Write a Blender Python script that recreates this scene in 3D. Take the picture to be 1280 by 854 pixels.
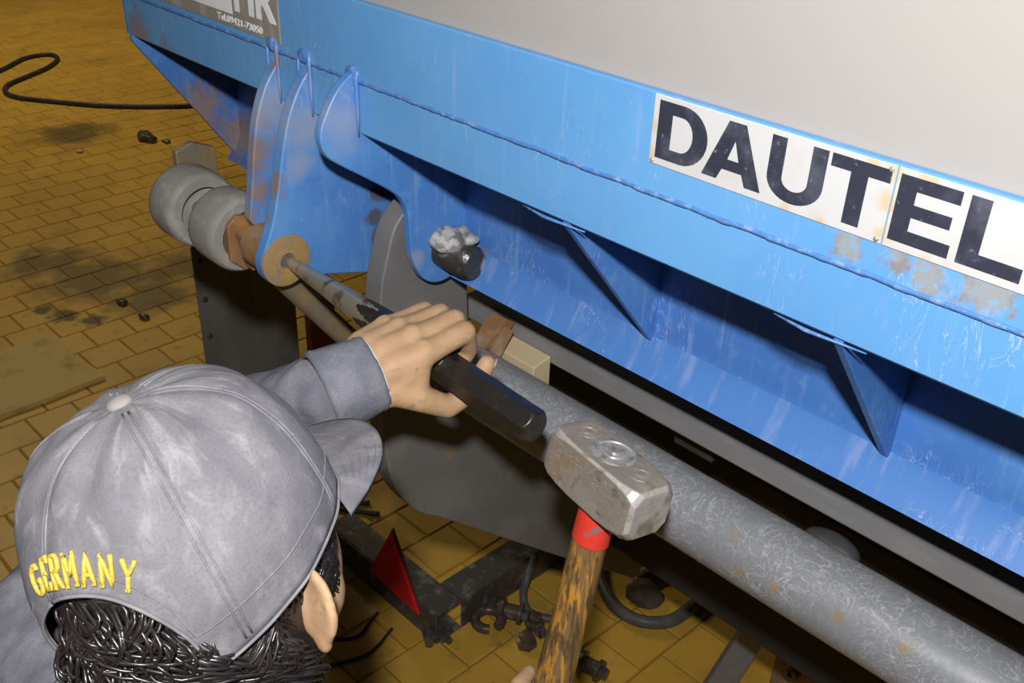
import bpy, bmesh, math, random
from mathutils import Vector, Matrix, noise

random.seed(7)
for o in list(bpy.data.objects):
    bpy.data.objects.remove(o, do_unlink=True)
scene = bpy.context.scene
COL = scene.collection
PI = math.pi

# ------------------------------------------------------------------ camera
CAM = Vector((0, 0, 1.95))
FOC, CX, CY = 1280.0, 640.0, 427.0
# rows: world X (along the platform), Y (towards the truck), Z (up) in camera axes (right, down, forward)
RW = Matrix(((0.69337225, 0.38361833, -0.60997697),
             (0.71972483, -0.32747721, 0.61217224),
             (0.03508693, -0.86347881, -0.50316325)))
cam_d = bpy.data.cameras.new('camera')
cam_d.sensor_width = 36.0
cam_d.lens = 36.0 * FOC / 1280.0
cam_d.clip_start = 0.02
cam = bpy.data.objects.new('camera', cam_d)
COL.objects.link(cam)
m = Matrix(((RW[0][0], -RW[0][1], -RW[0][2], CAM.x),
            (RW[1][0], -RW[1][1], -RW[1][2], CAM.y),
            (RW[2][0], -RW[2][1], -RW[2][2], CAM.z),
            (0, 0, 0, 1)))
cam.matrix_world = m
scene.camera = cam

# ------------------------------------------------------------------ light
wld = bpy.data.worlds.new('world')
scene.world = wld
wld.use_nodes = True
wld.node_tree.nodes['Background'].inputs[0].default_value = (1.0, 0.93, 0.82, 1)
wld.node_tree.nodes['Background'].inputs[1].default_value = 0.02

fl = bpy.data.lights.new('camera_flash', 'AREA')      # hot-shoe flash just above the lens
fl.shape = 'DISK'
fl.size = 0.05
fl.energy = 24.0
fl.color = (1.0, 0.98, 0.96)
flo = bpy.data.objects.new('camera_flash', fl)
COL.objects.link(flo)
flo.matrix_world = m.copy()
flo.location = (0.06, -0.10, 2.19)

lampd = bpy.data.lights.new('workshop_lamp', 'AREA')   # workshop ceiling light over the open floor
lampd.shape = 'RECTANGLE'
lampd.size, lampd.size_y = 2.4, 2.4
lampd.energy = 110.0
lampd.color = (1.0, 0.84, 0.52)
lampo = bpy.data.objects.new('workshop_lamp', lampd)
COL.objects.link(lampo)
lampo.location = (-7.4, 2.2, 5.0)

vs = scene.view_settings
vs.view_transform = 'Standard'
vs.look = 'None'
vs.exposure = 0.0
vs.gamma = 1.0
vs.use_curve_mapping = False

# ------------------------------------------------------------------ pixel helpers
def ray(q):
    return RW @ Vector((q[0] - CX, q[1] - CY, FOC))

def on(q, ax, val):
    r = ray(q)
    return CAM + r * ((val - CAM[ax]) / r[ax])

def proj(P):
    v = RW.transposed() @ (Vector(P) - CAM)
    if v.z < 0.05:
        return None
    return (CX + FOC * v.x / v.z, CY + FOC * v.y / v.z)

# ------------------------------------------------------------------ object helpers
def place(o, parent):
    COL.objects.link(o)
    if parent is not None:
        o.parent = parent
        o.matrix_parent_inverse = Matrix.Translation(-Vector(parent['base'])) if 'base' in parent else Matrix.Identity(4)
    return o

ROOTS = {}

def thing(name, loc, label, cat, group=None):
    e = bpy.data.objects.new(name, None)
    e.empty_display_size = 0.05
    COL.objects.link(e)
    e.location = loc
    e['label'] = label
    e['category'] = cat
    if group:
        e['group'] = group
    ROOTS[e.name] = Vector(loc)
    return e

def tag(o, label, cat, group=None):
    o['label'] = label
    o['category'] = cat
    if group:
        o['group'] = group
    return o

def root_loc(p):
    while p.parent is not None:
        p = p.parent
    return ROOTS.get(p.name, Vector((0, 0, 0)))

def obj(name, me, mat, parent=None, smooth=False, label=None):
    if isinstance(me, bmesh.types.BMesh):
        bm = me
        me = bpy.data.meshes.new(name)
        bmesh.ops.recalc_face_normals(bm, faces=bm.faces)
        bm.to_mesh(me)
        bm.free()
    if mat is not None and len(me.materials) == 0:
        me.materials.append(mat)
    if smooth:
        me.polygons.foreach_set('use_smooth', [True] * len(me.polygons))
        if smooth == 'auto':
            try:
                me.set_sharp_from_angle(angle=math.radians(38))
            except Exception:
                pass
    o = bpy.data.objects.new(name, me)
    COL.objects.link(o)
    if parent is not None:
        o.parent = parent
        if parent.parent is None and parent.type == 'EMPTY':
            o.matrix_parent_inverse = Matrix.Translation(-ROOTS[parent.name])
    if label:
        o['label'] = label
    return o

def bevel(o, w, seg=2, ang=40):
    b = o.modifiers.new('bevel', 'BEVEL')
    b.width = w
    b.segments = seg
    b.limit_method = 'ANGLE'
    b.angle_limit = math.radians(ang)
    return o

def add_box(bm, x0, x1, y0, y1, z0, z1, M=None):
    vs_ = []
    for x in (x0, x1):
        for y in (y0, y1):
            for z in (z0, z1):
                p = Vector((x, y, z))
                vs_.append(bm.verts.new(M @ p if M else p))
    for f in ((0, 1, 3, 2), (4, 6, 7, 5), (0, 4, 5, 1), (2, 3, 7, 6), (0, 2, 6, 4), (1, 5, 7, 3)):
        bm.faces.new([vs_[i] for i in f])

def add_plate_x(bm, pts, x0, x1):
    """polygon in the YZ plane, extruded along X"""
    a = [bm.verts.new((x0, p[0], p[1])) for p in pts]
    b = [bm.verts.new((x1, p[0], p[1])) for p in pts]
    n = len(pts)
    bm.faces.new(a)
    bm.faces.new(b[::-1])
    for i in range(n):
        bm.faces.new((a[i], b[i], b[(i + 1) % n], a[(i + 1) % n]))

def add_prism(bm, pts, off):
    """closed 3D polygon extruded by a vector"""
    off = Vector(off)
    a = [bm.verts.new(Vector(p)) for p in pts]
    b = [bm.verts.new(Vector(p) + off) for p in pts]
    n = len(pts)
    bm.faces.new(a)
    bm.faces.new(b[::-1])
    for i in range(n):
        bm.faces.new((a[i], b[i], b[(i + 1) % n], a[(i + 1) % n]))

def frame(d):
    d = Vector(d).normalized()
    u = Vector((0, 0, 1)) if abs(d.z) < 0.9 else Vector((1, 0, 0))
    a = d.cross(u).normalized()
    return a, a.cross(d).normalized()

def catmull(P, n=8):
    P = [Vector(p) for p in P]
    out = []
    for i in range(len(P) - 1):
        p0 = P[max(i - 1, 0)]; p1 = P[i]; p2 = P[i + 1]; p3 = P[min(i + 2, len(P) - 1)]
        for k in range(n):
            t = k / n
            out.append(0.5 * ((2 * p1) + (p2 - p0) * t + (2 * p0 - 5 * p1 + 4 * p2 - p3) * t * t + (3 * p1 - p0 - 3 * p2 + p3) * t ** 3))
    out.append(P[-1])
    return out

def add_tube(bm, pts, rad, n=10, cap=True):
    pts = [Vector(p) for p in pts]
    N = len(pts)
    rf = rad if callable(rad) else (lambda i: rad)
    a = None
    rings = []
    for i, p in enumerate(pts):
        d = (pts[min(i + 1, N - 1)] - pts[max(i - 1, 0)])
        if d.length < 1e-9:
            d = Vector((0, 0, 1))
        d.normalize()
        if a is None:
            a, b = frame(d)
        else:
            a = (a - d * a.dot(d)).normalized()
            b = a.cross(d)
        r = rf(i)
        rings.append([bm.verts.new(p + (a * math.cos(2 * PI * k / n) + b * math.sin(2 * PI * k / n)) * r) for k in range(n)])
    for i in range(N - 1):
        for k in range(n):
            bm.faces.new((rings[i][k], rings[i][(k + 1) % n], rings[i + 1][(k + 1) % n], rings[i + 1][k]))
    if cap:
        bm.faces.new(rings[0][::-1])
        bm.faces.new(rings[-1])
    return rings

def add_lathe(bm, p0, d, prof, n=32):
    """profile [(along, radius)...] around the axis p0 + d"""
    d = Vector(d).normalized()
    a, b = frame(d)
    p0 = Vector(p0)
    rings = []
    for (t, r) in prof:
        if r < 1e-6:
            rings.append([bm.verts.new(p0 + d * t)])
        else:
            rings.append([bm.verts.new(p0 + d * t + (a * math.cos(2 * PI * k / n) + b * math.sin(2 * PI * k / n)) * r) for k in range(n)])
    for i in range(len(rings) - 1):
        A, B = rings[i], rings[i + 1]
        for k in range(n):
            k2 = (k + 1) % n
            if len(A) == 1 and len(B) == 1:
                continue
            if len(A) == 1:
                bm.faces.new((A[0], B[k2], B[k]))
            elif len(B) == 1:
                bm.faces.new((A[k], A[k2], B[0]))
            else:
                bm.faces.new((A[k], A[k2], B[k2], B[k]))
    if len(rings[0]) > 1:
        bm.faces.new(rings[0][::-1])
    if len(rings[-1]) > 1:
        bm.faces.new(rings[-1])

def nbm():
    return bmesh.new()

ICO = {}

def add_ball(bm, c, r, sub=2, M=None):
    """sphere or ellipsoid (M = 3x3 with scaled axes)"""
    if sub not in ICO:
        t = bmesh.new()
        bmesh.ops.create_icosphere(t, subdivisions=sub, radius=1.0)
        t.verts.index_update()
        ICO[sub] = ([v.co.copy() for v in t.verts], [[v.index for v in f.verts] for f in t.faces])
        t.free()
    c = Vector(c)
    vs_, fs_ = ICO[sub]
    nv = [bm.verts.new(c + (M @ v if M else v * r)) for v in vs_]
    for f in fs_:
        bm.faces.new([nv[i] for i in f])

def add_chain(bm, chain, n=14):
    """closed tapered capsules along (point, radius) pairs"""
    for (p, r) in chain:
        add_ball(bm, p, r, 3)
    for i in range(len(chain) - 1):
        (p, r), (q, s) = chain[i], chain[i + 1]
        p = Vector(p); q = Vector(q)
        if (q - p).length > 1e-6:
            k = 3
            add_tube(bm, [p.lerp(q, j / k) for j in range(k + 1)], (lambda i, r=r, s=s, k=k: r + (s - r) * i / k), n)

def fuse(bm, voxel, smooth=0, fac=0.5):
    """join overlapping closed shells into one continuous surface"""
    me = bpy.data.meshes.new('tmp')
    bmesh.ops.recalc_face_normals(bm, faces=bm.faces)
    bm.to_mesh(me)
    bm.free()
    o = bpy.data.objects.new('tmp', me)
    COL.objects.link(o)
    r = o.modifiers.new('r', 'REMESH')
    r.mode = 'VOXEL'
    r.voxel_size = voxel
    if smooth:
        s = o.modifiers.new('s', 'SMOOTH')
        s.iterations = smooth
        s.factor = fac
    dg = bpy.context.evaluated_depsgraph_get()
    dg.update()
    out = bpy.data.meshes.new_from_object(o.evaluated_get(dg))
    bpy.data.objects.remove(o, do_unlink=True)
    return out

# ------------------------------------------------------------------ materials
class Mat:
    def __init__(self, name, base, rough=0.5, metal=0.0, spec=0.5):
        self.m = bpy.data.materials.new(name)
        self.m.use_nodes = True
        self.nt = self.m.node_tree
        self.bsdf = self.nt.nodes['Principled BSDF']
        self.bsdf.inputs['Roughness'].default_value = rough
        self.bsdf.inputs['Metallic'].default_value = metal
        self.bsdf.inputs['Specular IOR Level'].default_value = spec
        rgb = self.nt.nodes.new('ShaderNodeRGB')
        rgb.outputs[0].default_value = (*base, 1)
        self.col = rgb.outputs[0]
        self.pos = self.nt.nodes.new('ShaderNodeNewGeometry').outputs['Position']
        self.obj = self.nt.nodes.new('ShaderNodeTexCoord').outputs['Object']
        self.hgt = None

    def N(self, t):
        return self.nt.nodes.new(t)

    def L(self, a, b):
        self.nt.links.new(a, b)

    def noise(self, scale, detail=4, rough=0.55, stretch=(1, 1, 1), dist=0.0, vec=None):
        mp = self.N('ShaderNodeMapping')
        mp.inputs['Scale'].default_value = stretch
        self.L(vec if vec else self.pos, mp.inputs['Vector'])
        n = self.N('ShaderNodeTexNoise')
        n.inputs['Scale'].default_value = scale
        n.inputs['Detail'].default_value = detail
        n.inputs['Roughness'].default_value = rough
        n.inputs['Distortion'].default_value = dist
        self.L(mp.outputs[0], n.inputs['Vector'])
        return n.outputs['Fac']

    def ramp(self, fac, lo, hi, v0=0.0, v1=1.0):
        r = self.N('ShaderNodeMapRange')
        r.interpolation_type = 'SMOOTHSTEP'
        r.inputs['From Min'].default_value = lo
        r.inputs['From Max'].default_value = hi
        r.inputs['To Min'].default_value = v0
        r.inputs['To Max'].default_value = v1
        self.L(fac, r.inputs['Value'])
        return r.outputs[0]

    def math(self, op, a, b):
        n = self.N('ShaderNodeMath')
        n.operation = op
        for i, v in enumerate((a, b)):
            if isinstance(v, (int, float)):
                n.inputs[i].default_value = v
            else:
                self.L(v, n.inputs[i])
        return n.outputs[0]

    def mix(self, fac, color):
        mx = self.N('ShaderNodeMix')
        mx.data_type = 'RGBA'
        if isinstance(fac, (int, float)):
            mx.inputs[0].default_value = fac
        else:
            self.L(fac, mx.inputs[0])
        self.L(self.col, mx.inputs[6])
        if hasattr(color, 'links'):
            self.L(color, mx.inputs[7])
        else:
            mx.inputs[7].default_value = (*color, 1)
        self.col = mx.outputs[2]
        return self

    def blot(self, scale, lo, hi, color, amt=1.0, stretch=(1, 1, 1), detail=4, dist=0.0, rough=0.55):
        return self.mix(self.ramp(self.noise(scale, detail, rough, stretch, dist), lo, hi, 0, amt), color)

    def lines(self, scale, width, color, amt=1.0, gate=None, stretch=(1, 1, 1), dist=1.5):
        """thin wandering scratch lines: the zero band of a noise"""
        n = self.noise(scale, 3, 0.5, stretch, dist)
        d = self.math('ABSOLUTE', self.math('SUBTRACT', n, 0.5), 0)
        f = self.ramp(d, 0.0, width, amt, 0.0)
        if gate:
            f = self.math('MULTIPLY', f, gate)
        return self.mix(f, color)

    def spots(self, pts, color, amt=1.0, nscale=40, rag=0.6, soft=0.5):
        """worn or rusty patches with a ragged edge around given places (x, y, z, radius)"""
        tot = None
        nz = self.noise(nscale, 4, 0.6)
        for (x, y, z, r) in pts:
            d = self.N('ShaderNodeVectorMath')
            d.operation = 'DISTANCE'
            self.L(self.pos, d.inputs[0])
            d.inputs[1].default_value = (x, y, z)
            e = self.math('DIVIDE', d.outputs['Value'], r)
            e = self.math('ADD', e, self.math('MULTIPLY', self.math('SUBTRACT', nz, 0.5), rag * 2))
            f = self.ramp(e, 1.0 - soft, 1.0, amt, 0.0)
            tot = f if tot is None else self.math('MAXIMUM', tot, f)
        return self.mix(tot, color)

    def bump(self, fac, strength=0.3, dist=0.002):
        b = self.N('ShaderNodeBump')
        b.inputs['Strength'].default_value = strength
        b.inputs['Distance'].default_value = dist
        self.L(fac, b.inputs['Height'])
        if self.hgt:
            self.L(self.hgt, b.inputs['Normal'])
        self.hgt = b.outputs[0]
        return self

    def done(self):
        self.L(self.col, self.bsdf.inputs['Base Color'])
        if self.hgt:
            self.L(self.hgt, self.bsdf.inputs['Normal'])
        return self.m

YB = 0.642      # outer face of the hinge beam
YR = 0.800      # recessed web below it
ZT, ZW, ZB = 1.718, 1.634, 1.573
X3, X2, X1 = -0.891, -0.979, -1.045   # near faces of the three hinge lugs
PIN1 = Vector((X2, 0.592, 1.404))
PIN2 = Vector((X3, 0.766, 1.402))
XL, XR = -1.437, 1.08

RUST = (0.24, 0.115, 0.04)
def blue(name, base=(0.105, 0.30, 0.60), spots=(), fade=0.5, streak=0.35, dust=(), grease=(), ragged=()):
    M = Mat(name, base, 0.42, 0.0, 0.4)
    M.blot(6, 0.42, 0.7, (0.14, 0.36, 0.66), fade)
    M.blot(60, 0.52, 0.75, (0.15, 0.32, 0.58), 0.35)
    M.blot(14, 0.55, 0.75, (0.28, 0.40, 0.62), streak, (6, 6, 0.35), 5)
    M.lines(22, 0.012, (0.42, 0.50, 0.66), 0.55, M.ramp(M.noise(9, 2), 0.5, 0.62), (3.5, 3.5, 0.7))
    M.blot(210, 0.74, 0.82, (0.45, 0.52, 0.64), 0.4, detail=1)
    if spots:
        M.spots(spots, RUST, 0.62, 55, 0.9, 0.95)
        M.spots([(a, b, c, r * 0.7) for (a, b, c, r) in spots], (0.30, 0.22, 0.13), 0.5, 110, 0.9, 0.9)
    if ragged:
        M.spots(ragged, (0.26, 0.17, 0.09), 0.75, 130, 1.7, 0.7)
        M.spots(ragged, (0.30, 0.37, 0.40), 0.5, 60, 1.3, 0.8)
    if grease:
        M.spots(grease, (0.085, 0.078, 0.075), 0.9, 40, 0.8, 0.5)
    if dust:
        M.spots(dust, (0.27, 0.31, 0.42), 0.75, 30, 0.8, 0.95)
    M.bump(M.noise(35, 3), 0.10, 0.002)
    return M.done()

m_beam = blue('blue_paint_beam', spots=[(-1.40, YB, 1.585, .05), (-1.33, YB, 1.565, .035), (-1.05, YB, ZW + .004, .016)], ragged=[(-.245, YB, 1.648, .020), (-.205, YB, 1.652, .022), (-.305, YB, 1.650, .014), (-.27, YB, 1.654, .012)])
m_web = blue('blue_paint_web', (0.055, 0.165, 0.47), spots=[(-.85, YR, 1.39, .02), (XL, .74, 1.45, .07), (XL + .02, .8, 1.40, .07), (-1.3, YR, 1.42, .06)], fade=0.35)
m_lug = blue('blue_paint_lug', (0.065, 0.20, 0.52), spots=[(X2, PIN1.y, PIN1.z, .037), (X3, .81, 1.375, .02), (X1, .595, 1.52, .05), (X1, .60, 1.47, .03), (X1 - .02, .60, 1.42, .035), (X2 - .012, .59, 1.50, .026), (X2 - .015, .585, 1.46, .018), (X1, .64, 1.625, .02), (X2, .645, 1.625, .012), (X1, .61, 1.56, .03), (X1 - .01, .585, 1.44, .03)], grease=[(X2, .735, 1.452, .020), (X2, .725, 1.425, .018), (X2, .74, 1.40, .026), (X3, .775, 1.40, .028)], dust=[(X2, .63, 1.57, .055), (X3, .62, 1.595, .045), (X1, .63, 1.57, .06), (X2, .62, 1.52, .03), (X3, .72, 1.40, .02), (X2, .66, 1.60, .04)])

M = Mat('bent_flange_paint', (0.070, 0.195, 0.50), 0.45, 0, 0.35)
M.blot(18, 0.5, 0.72, (0.22, 0.31, 0.56), 0.6, (4, 1, 0.6))
M.lines(30, 0.02, (0.50, 0.53, 0.64), 0.55, M.ramp(M.noise(12, 2), 0.5, 0.62), (3, 3, 0.8))
m_flange = M.done()

M = Mat('weld_bead', (0.07, 0.19, 0.46), 0.45)
M.blot(90, 0.5, 0.7, (0.30, 0.38, 0.55), 0.6)
M.blot(40, 0.58, 0.72, RUST, 0.5)
m_weld = M.bump(M.noise(160, 2), 0.6, 0.002).done()

M = Mat('platform_grey', (0.33, 0.312, 0.298), 0.8, 0, 0.1)
m_panel = M.blot(3, 0.4, 0.7, (0.335, 0.317, 0.303), 0.4).done()

M = Mat('aged_white_plate', (0.50, 0.50, 0.51), 0.5, 0, 0.3)
M.blot(30, 0.5, 0.75, (0.43, 0.41, 0.36), 0.45)
M.spots([(-.282, YB, 1.69, .014), (-.282, YB, 1.668, .012), (-.283, YB, 1.712, .012), (-.30, YB, 1.715, .012), (-.26, YB, 1.714, .014), (-.36, YB, 1.66, .007), (-.33, YB, 1.66, .008), (-.25, YB, 1.66, .008), (-.49, YB, 1.69, .010), (-.49, YB, 1.668, .010)], (0.52, 0.38, 0.17), 0.7, 120, 0.7, 0.9)
m_plate = M.done()
M = Mat('faded_black_letter', (0.028, 0.030, 0.048), 0.5, 0, 0.3)
M.blot(25, 0.45, 0.75, (0.11, 0.115, 0.15), 0.7)
m_letter = M.blot(200, 0.62, 0.75, (0.26, 0.27, 0.32), 0.5).done()
M = Mat('phone_plate_grey', (0.26, 0.235, 0.20), 0.5)
m_phone = M.blot(20, 0.45, 0.7, (0.36, 0.35, 0.33), 0.6, (3, 1, 0.5)).done()
M = Mat('white_sign_print', (0.75, 0.77, 0.78), 0.5)
m_print = M.blot(80, 0.58, 0.75, (0.45, 0.44, 0.42), 0.5).done()

M = Mat('grey_tube_paint', (0.235, 0.243, 0.262), 0.38, 0.15, 0.6)
M.blot(7, 0.40, 0.68, (0.26, 0.266, 0.285), 0.8)
g = M.ramp(M.noise(10, 3), 0.32, 0.50)
M.lines(30, 0.030, (0.50, 0.50, 0.52), 0.6, g, (1, 1, 1), 2.5)
M.lines(62, 0.030, (0.46, 0.46, 0.49), 0.5, g, (1, 1, 1), 3.0)
M.spots([(-.15, .765, 1.225, .013), (-.22, .765, 1.225, .011), (-.29, .76, 1.22, .010), (-.36, .755, 1.21, .010), (-.03, .77, 1.235, .014), (.06, .77, 1.235, .012), (-.40, .757, 1.205, .010), (-.42, .765, 1.235, .010)], (0.30, 0.22, 0.10), 0.75, 120, 0.8, 0.8)
m_tube = M.bump(M.noise(70, 4), 0.12, 0.002).done()

M = Mat('dirty_dark_steel', (0.145, 0.142, 0.140), 0.6, 0.05)
M.blot(10, 0.4, 0.7, (0.20, 0.195, 0.19), 0.7)
M.blot(60, 0.62, 0.75, (0.22, 0.20, 0.17), 0.4)
m_arm = M.spots([(-.915, .80, 1.05, .012), (-.915, .93, .95, .012)], (0.25, 0.19, 0.06), 0.6).bump(M.noise(50, 3), 0.12).done()

M = Mat('black_rail', (0.20, 0.20, 0.205), 0.5, 0.0)
M.blot(25, 0.45, 0.72, (0.27, 0.27, 0.27), 0.5, (0.5, 2, 2))
m_rail = M.blot(300, 0.6, 0.7, (0.22, 0.22, 0.22), 0.3).done()

M = Mat('rusty_steel', (0.23, 0.12, 0.05), 0.75, 0.1)
M.blot(18, 0.42, 0.65, (0.30, 0.25, 0.20), 0.8)
M.blot(30, 0.5, 0.68, (0.36, 0.19, 0.05), 0.7)
m_rust = M.bump(M.noise(60, 4), 0.35).done()

M = Mat('dusty_rod', (0.22, 0.185, 0.13), 0.5, 0.3)
m_rod = M.blot(25, 0.45, 0.68, (0.34, 0.22, 0.07), 0.7).blot(45, 0.5, 0.7, (0.16, 0.15, 0.14), 0.6).done()

M = Mat('ochre_rust_boss', (0.33, 0.215, 0.085), 0.6, 0.1)
m_boss = M.blot(40, 0.45, 0.68, (0.25, 0.20, 0.15), 0.8).blot(25, 0.55, 0.7, (0.45, 0.26, 0.05), 0.7).bump(M.noise(90, 4), 0.4).done()
M = Mat('grey_rubber_roller', (0.23, 0.22, 0.205), 0.75)
m_roller = M.blot(30, 0.42, 0.7, (0.38, 0.36, 0.345), 0.7).bump(M.noise(80, 3), 0.2).done()
M = Mat('black_rubber', (0.035, 0.035, 0.037), 0.55)
m_rubber = M.blot(20, 0.45, 0.7, (0.09, 0.088, 0.085), 0.6).done()
M = Mat('grey_hose_rubber', (0.10, 0.10, 0.10), 0.5)
m_hose = M.blot(25, 0.45, 0.7, (0.17, 0.165, 0.16), 0.6).done()
M = Mat('greasy_pin', (0.045, 0.043, 0.040), 0.32, 0.3)
m_pin = M.blot(45, 0.56, 0.7, (0.42, 0.42, 0.41), 0.8).bump(M.noise(60, 4), 0.5, 0.004).done()

M = Mat('bright_worn_steel', (0.40, 0.36, 0.29), 0.30, 0.65, 0.8)
M.blot(30, 0.50, 0.64, (0.13, 0.08, 0.04), 0.85, (2, 1, 1))
m_bright = M.done()
M = Mat('black_oxide_steel', (0.030, 0.026, 0.023), 0.34, 0.4)
m_oxide = M.blot(50, 0.52, 0.75, (0.10, 0.085, 0.07), 0.5).done()

M = Mat('forged_hammer_steel', (0.29, 0.25, 0.21), 0.45, 0.2)
M.blot(12, 0.4, 0.66, (0.22, 0.19, 0.16), 0.8)
M.blot(70, 0.55, 0.72, (0.09, 0.08, 0.07), 0.6)
M.blot(22, 0.60, 0.70, (0.27, 0.17, 0.09), 0.6)
M.lines(45, 0.012, (0.6, 0.58, 0.54), 0.5, None, (1, 4, 4), 1.0)
m_forged = M.bump(M.noise(120, 3), 0.25, 0.001).done()
M = Mat('worn_edge_steel', (0.42, 0.40, 0.37), 0.42, 0.3)
M.blot(55, 0.45, 0.65, (0.20, 0.17, 0.12), 0.8)
m_edge = M.bump(M.noise(90, 4), 0.6, 0.002).done()
M = Mat('ring_steel', (0.40, 0.39, 0.38), 0.38, 0.35)
m_ring = M.blot(120, 0.45, 0.65, (0.15, 0.14, 0.13), 0.7).done()

M = Mat('varnished_ash_handle', (0.20, 0.115, 0.045), 0.32, 0, 0.6)
M.blot(150, 0.47, 0.60, (0.50, 0.24, 0.035), 0.9, (1, 1, 0.13), 4)
M.blot(170, 0.51, 0.60, (0.075, 0.05, 0.03), 0.85, (1, 1, 0.15), 4)
M.blot(20, 0.60, 0.72, (0.12, 0.11, 0.10), 0.6)
m_wood = M.bump(M.noise(80, 4, 0.6, (1, 1, 0.2)), 0.4, 0.002).done()
M = Mat('red_sleeve', (0.66, 0.045, 0.028), 0.42)
m_redsl = M.blot(75, 0.63, 0.68, (0.16, 0.15, 0.15), 0.9).done()
M = Mat('red_reflector', (0.85, 0.02, 0.03), 0.18, 0, 0.8)
m_reflect = M.bump(M.noise(300, 0), 0.2).done()

M = Mat('painted_frame_black', (0.095, 0.093, 0.090), 0.42, 0.3)
M.blot(22, 0.52, 0.66, (0.27, 0.25, 0.21), 0.8)
m_frame = M.blot(60, 0.62, 0.72, (0.30, 0.28, 0.24), 0.6).done()
m_steel2 = Mat('dull_bolt_steel', (0.20, 0.19, 0.18), 0.4, 0.7).done()
M = Mat('scrap_fitting', (0.13, 0.10, 0.075), 0.4, 0.4)
m_scrap = M.blot(50, 0.55, 0.7, (0.30, 0.28, 0.26), 0.8).done()
M = Mat('cardboard', (0.72, 0.52, 0.19), 0.85)
m_card = M.blot(9, 0.5, 0.72, (0.30, 0.20, 0.07), 0.6).bump(M.noise(14, 3), 0.4, 0.01).done()
m_dred = Mat('dark_red_paint', (0.16, 0.014, 0.010), 0.5).done()
M = Mat('dark_guard_panel', (0.115, 0.115, 0.108), 0.6)
m_guard = M.blot(12, 0.42, 0.7, (0.17, 0.17, 0.16), 0.6, (1, 1, 0.4)).done()
M = Mat('truck_black', (0.022, 0.021, 0.020), 0.7)
m_truck = M.blot(9, 0.5, 0.7, (0.06, 0.045, 0.03), 0.5).done()
m_pale = Mat('pale_beige', (0.52, 0.42, 0.26), 0.7).done()

# skin, hair, clothes
M = Mat('skin', (0.46, 0.295, 0.165), 0.55, 0, 0.3)
M.blot(28, 0.42, 0.68, (0.39, 0.225, 0.125), 0.6)
M.blot(55, 0.60, 0.74, (0.16, 0.10, 0.07), 0.55)
M.lines(60, 0.012, (0.19, 0.11, 0.075), 0.35, None, (1, 1, 1), 2.0)
M.bsdf.inputs['Subsurface Weight'].default_value = 0.0
m_skin = M.bump(M.noise(110, 4), 0.22, 0.002).done()
M = Mat('black_hair', (0.016, 0.013, 0.013), 0.33, 0, 0.75)
m_hair = M.done()
M = Mat('washed_grey_cap', (0.125, 0.123, 0.138), 0.9, 0, 0.1)
M.blot(9, 0.36, 0.66, (0.20, 0.197, 0.212), 0.85)
sv = M.N('ShaderNodeVectorMath'); sv.operation = 'SUBTRACT'
M.L(M.pos, sv.inputs[0]); sv.inputs[1].default_value = (-0.558, 0.214, 1.585)
nv_ = M.N('ShaderNodeVectorMath'); nv_.operation = 'NORMALIZE'
M.L(sv.outputs[0], nv_.inputs[0])
M.mix(M.ramp(M.noise(6.5, 3, 0.6, (1, 1, 1), 0.6, nv_.outputs[0]), 0.46, 0.74, 0, 0.60), (0.30, 0.295, 0.305))
M.blot(14, 0.46, 0.78, (0.28, 0.275, 0.285), 0.45, (1, 1, 1), 4, 1.0)
M.blot(16, 0.56, 0.74, (0.085, 0.083, 0.095), 0.6, (1, 1, 1), 4, 0.6)
M.blot(500, 0.45, 0.7, (0.09, 0.09, 0.105), 0.25, (1, 1, 1), 1)
m_cap = M.bump(M.noise(420, 2), 0.25, 0.001).bump(M.noise(30, 3), 0.25, 0.004).done()
M = Mat('faded_cap_seam', (0.17, 0.167, 0.178), 0.9, 0, 0.1)
m_capseam = M.blot(60, 0.45, 0.7, (0.27, 0.265, 0.27), 0.6).done()
m_button = Mat('worn_cap_button', (0.24, 0.225, 0.215), 0.8, 0, 0.1).done()
M = Mat('yellow_thread', (0.52, 0.38, 0.055), 0.7)
m_thread = M.blot(300, 0.45, 0.7, (0.36, 0.23, 0.02), 0.5, (1, 1, 1), 1).done()
M = Mat('grey_work_jacket', (0.150, 0.152, 0.185), 0.9, 0, 0.1)
M.blot(24, 0.42, 0.68, (0.24, 0.24, 0.275), 0.8)
M.blot(600, 0.45, 0.65, (0.10, 0.10, 0.13), 0.3, (1, 1, 1), 1)
m_jacket = M.bump(M.noise(25, 4), 0.45, 0.008).done()
m_piping = Mat('pale_cuff_piping', (0.50, 0.50, 0.50), 0.8).done()
m_trouser = Mat('dark_work_trousers', (0.05, 0.055, 0.075), 0.9).done()
m_boot = Mat('black_boot_leather', (0.03, 0.027, 0.025), 0.5).done()
m_eye = Mat('eye_white', (0.7, 0.68, 0.64), 0.2).done()

# floor tiles
M = Mat('ochre_tile', (0.74, 0.45, 0.070), 0.42, 0, 0.45)
oi = M.N('ShaderNodeObjectInfo').outputs['Random']
isl = M.N('ShaderNodeNewGeometry').outputs['Random Per Island']
rnd = M.math('FRACT', M.math('ADD', oi, isl), 0)
M.mix(M.ramp(rnd, 0.0, 1.0, 0.0, 0.55), (0.62, 0.36, 0.048))
M.blot(1.1, 0.42, 0.68, (0.52, 0.32, 0.060), 0.7)
M.blot(5, 0.52, 0.70, (0.40, 0.25, 0.055), 0.5)
M.blot(18, 0.58, 0.75, (0.14, 0.09, 0.04), 0.5)
dirt = [(-3.85, 1.42, 0, .34), (-3.55, 1.50, 0, .22), (-4.1, 1.35, 0, .26), (-3.7, 1.75, 0, .25), (-3.45, 1.85, 0, .18), (-5.6, 2.1, 0, .3)]
M.spots(dirt, (0.075, 0.055, 0.03), 0.75, 6, 0.9, 0.8)
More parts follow.
